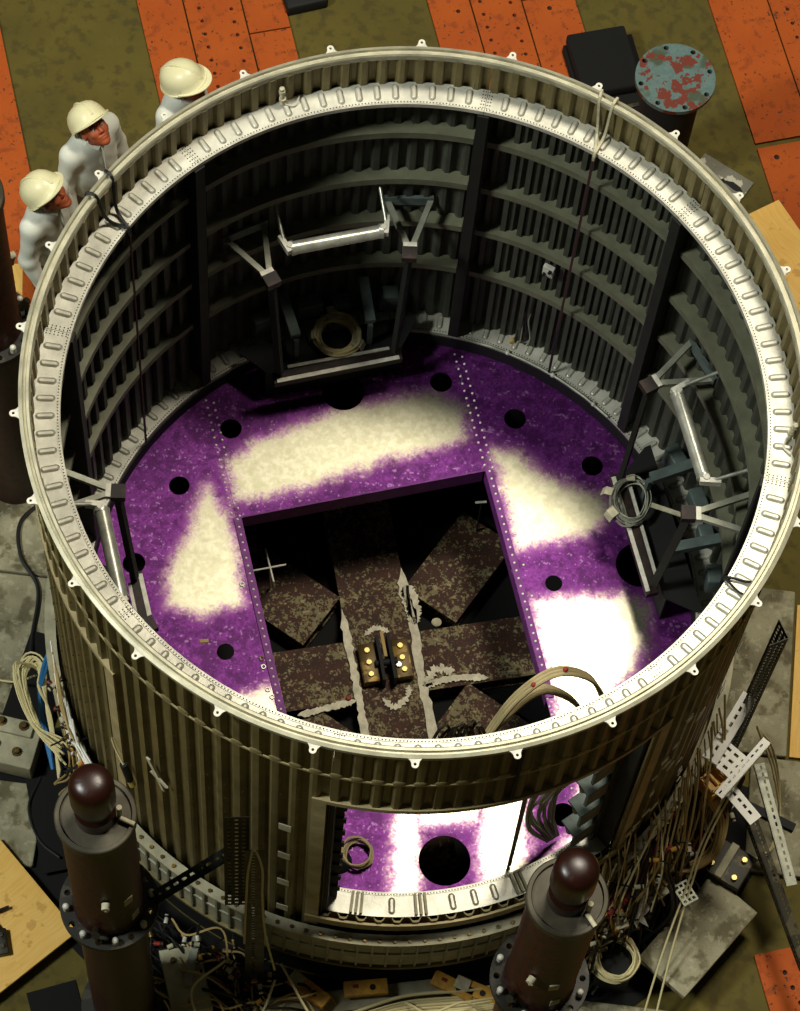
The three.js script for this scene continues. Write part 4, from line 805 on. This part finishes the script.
// ---------------------------------------------------------------- gauge boxes round the foot of the ring
function gauge(label, at, turn, lid) {
  const t = thing('gauge_box', label, 'gauge box', at, turn, 'yellow gauge boxes at the foot of the ring');
  mesh('body', rbox(0.26, 0.06, 0.09, 0, 0.03, 0, 0.005), M.yellow, t);
  mesh('sticker', rbox(0.035, 0.003, 0.022, -0.06, 0.0615, -0.008, 0.001), M.red, t);
  mesh('button', cyl(0.018, 0.018, 0.006, 0.04, 0.063, 0.005, 16), M.darkSteel, t);
  if (lid) mesh('lid', rbox(0.09, 0.012, 0.075, -0.09, 0.067, 0, 0.003), M.tape, t);
  return t;
}
gauge('yellow gauge box with a pale lid at the left end of the grey plank', [-0.22, 0.30, 2.19], -0.55, true);
gauge('plain yellow gauge box with a red sticker at the middle of the grey plank', [0.11, 0.30, 2.14], 0.2, false);
gauge('yellow gauge box at the right end of the grey plank under pale cables', [0.62, 0.30, 2.07], -0.35, false);
gauge('yellow gauge box with a pale end beside the near jack', [0.76, 0.30, 2.08], -0.3, true);
gauge('yellow gauge box standing on edge right of the hatch jack', [1.50, 0.62, 1.58], 2.05, true);
for (const [x, z, h] of [[-0.22, 2.19, 0.3], [0.11, 2.14, 0.3], [0.69, 2.08, 0.3], [1.50, 1.58, 0.62]].slice(3)) { const t = thing('bracket_stand', 'dark bracket holding up the gauge box right of the jack', 'bracket', [x, 0, z]); mesh('stand', rbox(0.06, h, 0.06, 0, h / 2, 0, 0.005), M.black, t); }
{ const t = thing('grey_bracket', 'pale grey flat bracket with a keyhole slot right of the hatch jack', 'bracket', [1.68, 0.50, 1.43], 0.75); const s = poly([[-0.32, -0.08], [0.2, -0.08], [0.26, 0.0], [0.2, 0.08], [-0.32, 0.08]]); const h = new THREE.Path(); h.absarc(0.1, 0, 0.03, 0.3, Math.PI * 2 - 0.3, false); s.holes.push(h); mesh('plate', slab(s, 0.012, 0.012), M.plate, t); mesh('stand', [box(0.05, 0.5, 0.05, -0.2, -0.25, 0), box(0.05, 0.5, 0.05, 0.15, -0.25, 0)], M.black, t); }
slotted('perforated_plate', 'small galvanised perforated plate tied with tan cords', V(1.88, 0.60, 1.36), V(1.96, 0.60, 1.47), 0.10, 0, M.galv, V(0, 1, 0), 0.032, 'perforated plate', 3);
{ const s = poly([[-0.06, -0.08], [0.05, -0.09], [0.07, 0.0], [0.02, 0.03], [0.03, 0.1], [-0.02, 0.05], [-0.04, 0.09]]); const o = mesh('white_rag', slab(s, 0, 0.01), M.white); o.position.set(1.66, 0.55, 1.55); o.rotation.set(0.25, 0.4, 0.1); tag(o, 'torn white rag draped on the grey bracket at the lower right', 'rag'); }

const PK = ['cream', 'white', 'yellow', 'red', 'brass'], plugKinds = [M.tape, M.white, M.yellow, M.red, M.brass];
function plug(at, turn, m, label, group) { const t = thing('cable_connector', label, 'connector', at, turn, group); mesh('barrel', rod(V(0, 0, -0.03), V(0, 0, 0.025), 0.0135, 10), m, t); mesh('collar', rod(V(0, 0, 0.005), V(0, 0, 0.018), 0.018, 10), M.darkSteel, t); mesh('tail', tube([V(0, 0, -0.03), V(0.01, -0.01, -0.07), V(0.03, -0.03, -0.11)], 0.006, 10, 5), M.blackWire, t); return t; }
// ---------------------------------------------------------------- cables
const cable = (name, label, pts, r, m, cat = 'cable') => tag(mesh(name, tube(pts.map((p) => V(...p)), r, pts.length * 10, 6), m), label, cat);
function tangle(label, make, n, m, name = 'cable_tangle') { const list = []; for (let k = 0; k < n; k++) list.push(make(k)); return stuff(tag(mesh(name, list, m), label, 'cables')); }
const arcPt = (r, t, y) => P(r, t, y);
tangle('loops of white cable bunched against the foot of the ring on the left', (k) => {
  const a = V(-1.84 + rr(-0.03, 0.03), 0.62 + rr(-0.1, 0.1), 1.02 + rr(-0.08, 0.08)), q = rr(0, 1), w = rr(0.12, 0.34);
  return tube([a, V(-2.0 - w * 0.3, 0.5, 0.80), V(-2.1 - w * 0.45, 0.42 + q * 0.25, 0.55 - w * 0.2), V(-2.14 - w * 0.15 + q * 0.1, 0.5, 0.36 + q * 0.12), V(-2.07, 0.55, 0.40 + q * 0.2), V(-2.0 + q * 0.02, 0.5, 0.72), V(-1.86, 0.5, 1.08 + q * 0.06)], 0.0065, 46, 5);
}, 13, M.cream);
tangle('blue cables under the white loops on the left', (k) => tube([V(-1.98 - k * 0.02, 0.85, 0.46), V(-2.02 - k * 0.02, 0.7, 0.52), V(-2.06, 0.45, 0.62), V(-2.02 + k * 0.02, 0.3, 0.78), V(-1.94, 0.2, 0.98)], 0.012, 24, 6), 2, M.blue);
tangle('white leads running along the foot of the ring on the left', (k) => { const t0 = -74 + rr(0, 16), t1 = -47 + rr(-6, 3), y = 1.03 + rr(0, 0.16), q = () => rr(-0.05, 0.05); return tube([P(2.03, t0, y + 0.12 + q()), P(2.03 + rr(0, 0.03), t0 * 0.66 + t1 * 0.34, y + q()), P(2.04 + rr(0, 0.04), t0 * 0.33 + t1 * 0.67, y + q()), P(2.05, t1, y - 0.05 + q()), P(2.12, t1 + 2, y - 0.35)], 0.0055, 36, 5); }, 26, M.whitePaint, 'lead_bundle');
tangle('tan leads mixed with the white leads on the left of the ring', (k) => { const t0 = -76 + rr(0, 14), t1 = -50 + rr(-8, 5), y = 1.0 + rr(0, 0.2); return tube([P(2.03, t0, y + 0.2), P(2.06, t0 * 0.6 + t1 * 0.4, y + rr(-0.08, 0.08)), P(2.07, t0 * 0.3 + t1 * 0.7, y + rr(-0.1, 0.05)), P(2.12, t1, y - 0.3), P(2.2, t1 - 3, 0.3)], 0.006, 30, 5); }, 14, M.tan, 'lead_bundle');
for (let k = 0; k < 24; k++) { const p = P(2.075, -68 + rr(0, 22), rr(1.02, 1.18)); plug(p.toArray(), rr(0, 6.3), plugKinds[k % 5], 'small ' + PK[k % 5] + ' plug tucked in the white leads on the left of the ring', PK[k % 5] + ' plugs in the white leads'); }
cable('black_hose', 'black hose looping down the left edge beside the grey concrete', [[-2.15, 0.3, -1.05], [-2.3, 0.07, -0.86], [-2.42, 0.07, -0.68], [-2.38, 0.07, -0.45], [-2.24, 0.07, -0.25], [-2.22, 0.07, 0.1], [-2.2, 0.1, 0.25]], 0.014, M.blackWire, 'hose');
cable('black_hose', 'thin black cable curling behind the near left jack', [[-2.02, 0.07, 1.0], [-2.06, 0.08, 1.2], [-1.96, 0.07, 1.4], [-1.82, 0.1, 1.5]], 0.009, M.blackWire, 'hose');
cable('white_cable', 'white cable lying across the concrete to the left edge', [[-2.1, 0.5, 0.5], [-2.3, 0.12, 0.42], [-2.6, 0.07, 0.38], [-2.9, 0.07, 0.4]], 0.007, M.cream);
tangle('pile of dark and pale leads along the foot of the ring between the left jack and the plank', (k) => { const t = -38 + rr(0, 30), r = rr(2.12, 2.42); return tube([P(r, t - 6, rr(0.05, 0.3)), P(r + rr(-0.05, 0.08), t - 2, rr(0.1, 0.4)), P(r + rr(-0.06, 0.06), t + 3, rr(0.05, 0.4)), P(r + rr(-0.05, 0.1), t + 7, rr(0.03, 0.2))], rr(0.005, 0.010), 24, 5); }, 36, M.blackWire);
tangle('tangle of tan leads between the left post and the plank', (k) => { const t = -34 + rr(0, 30), r = rr(2.14, 2.6); return tube([P(r, t - 5, rr(0.1, 0.4)), P(r + rr(-0.1, 0.12), t - 1, rr(0.2, 0.45)), P(r + rr(-0.1, 0.1), t + 3, rr(0.1, 0.45)), P(r + rr(0, 0.2), t + 7, rr(0.03, 0.3))], 0.0065, 26, 5); }, 26, M.tan);
tangle('bundle of cream cables running along the bottom edge before the plank', (k) => { const o = rr(-0.10, 0.10), y = 0.25 + rr(0, 0.1); return tube([V(-0.62 + rr(-0.1, 0.2), 0.2, 2.42 + o), V(-0.1, y, 2.40 + o * 0.7), V(0.35, y + 0.02, 2.24 + o), V(0.75, y + 0.05, 2.16 + o), V(1.15, 0.25, 2.0 + o)], 0.0075, 40, 5); }, 30, M.cream);
for (const [k, pts] of [[[-0.72, 0.5, 2.12], [-0.9, 0.4, 2.3], [-0.75, 0.3, 2.5], [-0.5, 0.35, 2.4], [-0.42, 0.5, 2.2]], [[-0.4, 0.5, 2.1], [-0.15, 0.4, 2.4], [0.1, 0.3, 2.52], [0.3, 0.4, 2.4]], [[0.35, 0.35, 2.2], [0.5, 0.55, 2.3], [0.7, 0.5, 2.2], [0.85, 0.35, 2.25]]].entries()) cable('cream_cable', ['cream cable looping round the foot of the slotted post', 'cream cable curving below the left gauge boxes', 'cream cable arching over the right gauge boxes'][k], pts, 0.008, M.cream);
tangle('dense tangle of tan leads hanging along the foot of the ring on the right', (k) => { const t = 38 + rr(0, 32), y = rr(0.7, t > 50 ? 1.5 : 1.2); return tube([P(2.02, t + rr(2, 5), y + 0.25), P(2.10, t + 2, y), P(2.16 + rr(0, 0.08), t - 1 + rr(-2, 2), y - 0.3), P(2.24 + rr(0, 0.1), t - 5 + rr(-6, 6), Math.max(0.1, y - 0.75))], rr(0.004, 0.008), 26, 5); }, 48, M.tan);
tangle('pale leads crossing the tan leads along the foot of the ring on the right', (k) => { const t = 36 + rr(0, 32), y = rr(0.45, 1.2); return tube([P(2.06, t + rr(4, 9), y + rr(-0.1, 0.3)), P(2.14, t + 2, y + rr(-0.1, 0.1)), P(2.2 + rr(0, 0.06), t - 2 + rr(-2, 2), y - 0.1), P(2.24 + rr(0, 0.1), t - 6 + rr(-3, 3), Math.max(0.1, y - 0.4))], rr(0.004, 0.007), 26, 5); }, 22, M.cream);
tangle('dark red leads in the tangle on the right of the ring', (k) => { const t = 40 + rr(0, 28), y = rr(0.5, 1.2); return tube([P(2.04, t + rr(2, 7), y + rr(0, 0.3)), P(2.13, t + 2, y), P(2.2, t - 3, y - 0.2), P(2.26, t - 6 + rr(-3, 3), Math.max(0.1, y - 0.5))], 0.006, 24, 5); }, 10, M.red);
tangle('dark leads packed along the foot of the ring on the right', (k) => { const t = 34 + rr(0, 38), y = rr(0.3, 1.0); return tube([P(2.1, t + 3, y + 0.15), P(2.16, t, y), P(2.25 + rr(0, 0.15), t - 4 + rr(-3, 3), y * 0.5), P(2.3 + rr(0, 0.15), t - 8, 0.08)], rr(0.007, 0.012), 22, 5); }, 60, M.blackWire);
tangle('twisted bundle of tan leads curving under the terminal box', (k) => { const o = rr(-0.03, 0.03), q = rr(-0.03, 0.03); return tube([V(1.98 + o, 1.1, 0.98 + q), V(2.08 + o, 0.85, 1.02 + q), V(2.06 + o, 0.7, 1.18 + q), V(1.93 + o, 0.6, 1.26 + q), V(1.78 + o * 2, 0.6, 1.22 + q * 2)], 0.008, 34, 5); }, 18, M.tan);
tangle('fan of brown leads above the grey bracket at the lower right', (k) => { const o = k / 26; return tube([V(1.62 + o * 0.22, 0.62 + rr(0, 0.08), 1.42 - o * 0.2), V(1.74 + o * 0.1, 0.78, 1.22 - o * 0.2 + rr(-0.03, 0.03)), V(1.86 + rr(0, 0.08), 0.9, 1.0 - o * 0.15)], 0.0065, 18, 5); }, 26, M.tan);
coil('cable_coil', 'loose coil of cream cable beside the flange of the hatch jack', [1.56, 0.34, 1.80], 0.13, 16, M.cream, { wire: 0.0065 });
mesh('coil_block', box(0.2, 0.34, 0.2, 1.56, 0.17, 1.80), M.black); tag(scene.children[scene.children.length - 1], 'black block under the loose cream coil beside the jack', 'block');
for (const [k, dx] of [-0.012, 0.012].entries()) cable('cord', ['left one of two tan cords hanging to the bottom edge at the right', 'right one of two tan cords hanging to the bottom edge at the right'][k], [[2.12 + dx, 1.3, 0.85], [1.97 + dx, 1.0, 1.2], [1.93 + dx, 0.64, 1.40], [1.86 + dx * 2, 0.45, 1.72], [1.80 + dx * 3, 0.2, 2.10], [1.76 + dx * 3, 0.08, 2.4]], 0.0065, M.cream, 'cord');
for (let k = 0; k < 3; k++) cable('cream_cable', ['upper cream cable curving over the right concrete block', 'middle cream cable curving over the right concrete block', 'lower cream cable curving over the right concrete block'][k], [[2.2, 1.2, 0.55], [2.38, 0.7, 0.5 + k * 0.06], [2.5, 0.25, 0.62 + k * 0.08], [2.52 - k * 0.03, 0.08, 0.85 + k * 0.05], [2.44 - k * 0.04, 0.07, 0.98]], 0.007, M.cream);
cable('cream_cable', 'cream cable draped over the top of the brown slotted post', [[-0.60, 1.2, 2.2], [-0.59, 2.0, 2.19], [-0.575, 2.6, 2.18], [-0.55, 2.83, 2.165], [-0.51, 2.7, 2.2], [-0.50, 2.2, 2.22], [-0.48, 1.5, 2.22], [-0.42, 0.9, 2.25]], 0.0065, M.cream);
// leads that arch up over the near rim
{
  const t = thing('cable_arch', 'two thick taped cables arching behind the near rim at the right', 'cables', P(1.78, 33, FB).toArray()), o = (v) => v.sub(t.position);
  for (const [k, a] of [0, 1].entries()) mesh('cable', [-0.018, 0, 0.018].map((q) => tube([o(P(1.76 + q, 43 - k * 4, 2.6)), o(P(1.73 + q, 41 - k * 4, 3.2)), o(P(1.66 + q, 37 - k * 4, 3.62 - k * 0.12)), o(P(1.61 + q, 31 - k * 2, 3.76 - k * 0.18)), o(P(1.62 + q, 25 - k, 3.66 - k * 0.2)), o(P(1.68 + q, 19, 3.3)), o(P(1.74, 15, 2.6))], 0.011, 50, 7)), M.strip, t);
  for (const s of [[33, 3.76], [27, 3.72]]) mesh('tape', ball(0.014, ...o(P(1.62, s[0], s[1])).toArray()), M.red, t);
}
tangle('small cluster of plugs and leads behind the near rim at the left of the arching cables', (k) => tube([P(1.76, 13 + k, 2.6), P(1.72 + rr(-0.03, 0.03), 13 + k, 3.3), P(1.70, 11 + k * 0.9, 3.55 + rr(0, 0.12)), P(1.72, 9 + k, 3.4)], 0.009, 20, 5), 7, M.slotBrown);
// fittings in the right end of the open hatch
for (let k = 0; k < 4; k++) { const p = P(1.80, 41.5, 1.35 + k * 0.36), t = thing('cable_bracket', ['lowest', 'second lowest', 'third lowest', 'topmost'][k] + ' grey green cable bracket stacked at the right side of the open hatch', 'bracket', p.toArray(), 41.5 * D, 'stacked cable brackets'); mesh('plate', rbox(0.17, 0.02, 0.12, 0, 0.12, 0, 0.004), M.teal, t); mesh('web', rbox(0.15, 0.2, 0.02, 0, 0.02, 0.05, 0.004), M.teal, t); mesh('plug', [rod(V(-0.06, 0.04, 0.0), V(-0.06, 0.1, -0.02), 0.02)], M.tape, t); }
tangle('sheaf of grey green leads at the right end of the open hatch', (k) => tube([P(1.76, 40 - k * 0.5, 2.6), P(1.70 + rr(-0.03, 0.03), 39 - k * 0.6, 2.1), P(1.68 + rr(-0.05, 0.05), 38 - k * 0.5, 1.6), P(1.72, 40 - k * 0.2, 1.1)], 0.009, 22, 5), 14, M.galv);
{ const t = thing('hatch_strap', 'tan strap hanging down inside the open hatch', 'strap', P(1.78, 28, 1.05).toArray()), o = (v) => v.sub(t.position); mesh('band', [bar(o(P(1.74, 29, 1.05)), o(P(1.76, 28, 2.55)), 0.025, 0.006, P(1, 28, 0)), bar(o(P(1.75, 28.6, 1.05)), o(P(1.77, 27.4, 2.55)), 0.012, 0.006, P(1, 28, 0))], M.slotBrown, t); mesh('tab', rbox(0.09, 0.05, 0.02, ...o(P(1.77, 27.7, 2.55)).toArray(), 0.004), M.tape, t); }
// loose connectors scattered round the foot of the ring
for (let k = 0; k < 46; k++) { const t = -44 + rr(0, 34), p = P(rr(2.13, 2.36), t, rr(0.28, 0.5)); plug(p.toArray(), rr(0, 6.3), plugKinds[k % 5], 'small ' + PK[k % 5] + ' loose cable connector lying in the leads left of the plank', PK[k % 5] + ' loose connectors left of the plank'); }
for (let k = 0; k < 46; k++) { const t = 38 + rr(0, 32), y = rr(0.3, 1.1), p = P(2.14 + (1.1 - y) * 0.2 + rr(0, 0.08), t, y); plug(p.toArray(), rr(0, 6.3), plugKinds[k % 5], 'small ' + PK[k % 5] + ' loose cable connector lying in the leads on the right', PK[k % 5] + ' loose connectors on the right'); }
for (let k = 0; k < 22; k++) { const t = 47 + rr(0, 22), p = P(2.004, t, rr(1.3, 3.2)); const o = mesh('tape_patch', rbox(rr(0.03, 0.07), rr(0.02, 0.10), 0.006, 0, 0, 0, 0.002), M.whitePaint); o.position.copy(p); o.rotation.set(0, t * D, rr(-0.6, 0.6)); tag(o, 'scrap of pale tape stuck on the shaded right side of the ring', 'tape', 'tape scraps on the right side of the ring'); }
{ const p = P(1.995, -35, 2.27), t = thing('tape_knot', 'pale knotted tape stuck on the corrugated wall at the left', 'tape', p.toArray(), -35 * D); mesh('tape', [bar(V(-0.05, 0.16, 0.006), V(0.01, -0.01, 0.006), 0.03, 0.01, V(0, 0, 1)), bar(V(-0.03, 0.0, 0.008), V(0.08, -0.06, 0.008), 0.035, 0.01, V(0, 0, 1)), bar(V(0, -0.02, 0.006), V(0.05, -0.17, 0.006), 0.02, 0.008, V(0, 0, 1))], M.tape, t); }
{ const p = P(2.01, -41.3, 1.82), t = thing('inline_plug', 'black and yellow inline plug hanging on the wall beside the left hatch frame', 'plug', p.toArray(), -40 * D); mesh('body', rod(V(-0.03, 0.14, 0.01), V(0.02, 0.0, 0.015), 0.022), M.blackWire, t); mesh('end', rod(V(0.02, 0.0, 0.015), V(0.04, -0.05, 0.015), 0.019), M.brassBolt, t); mesh('lead', tube([V(-0.03, 0.14, 0.01), V(-0.1, 0.22, 0.0), V(-0.14, 0.3, -0.01)], 0.007, 12, 5), M.cream, t); }

renderer.render(scene, camera);
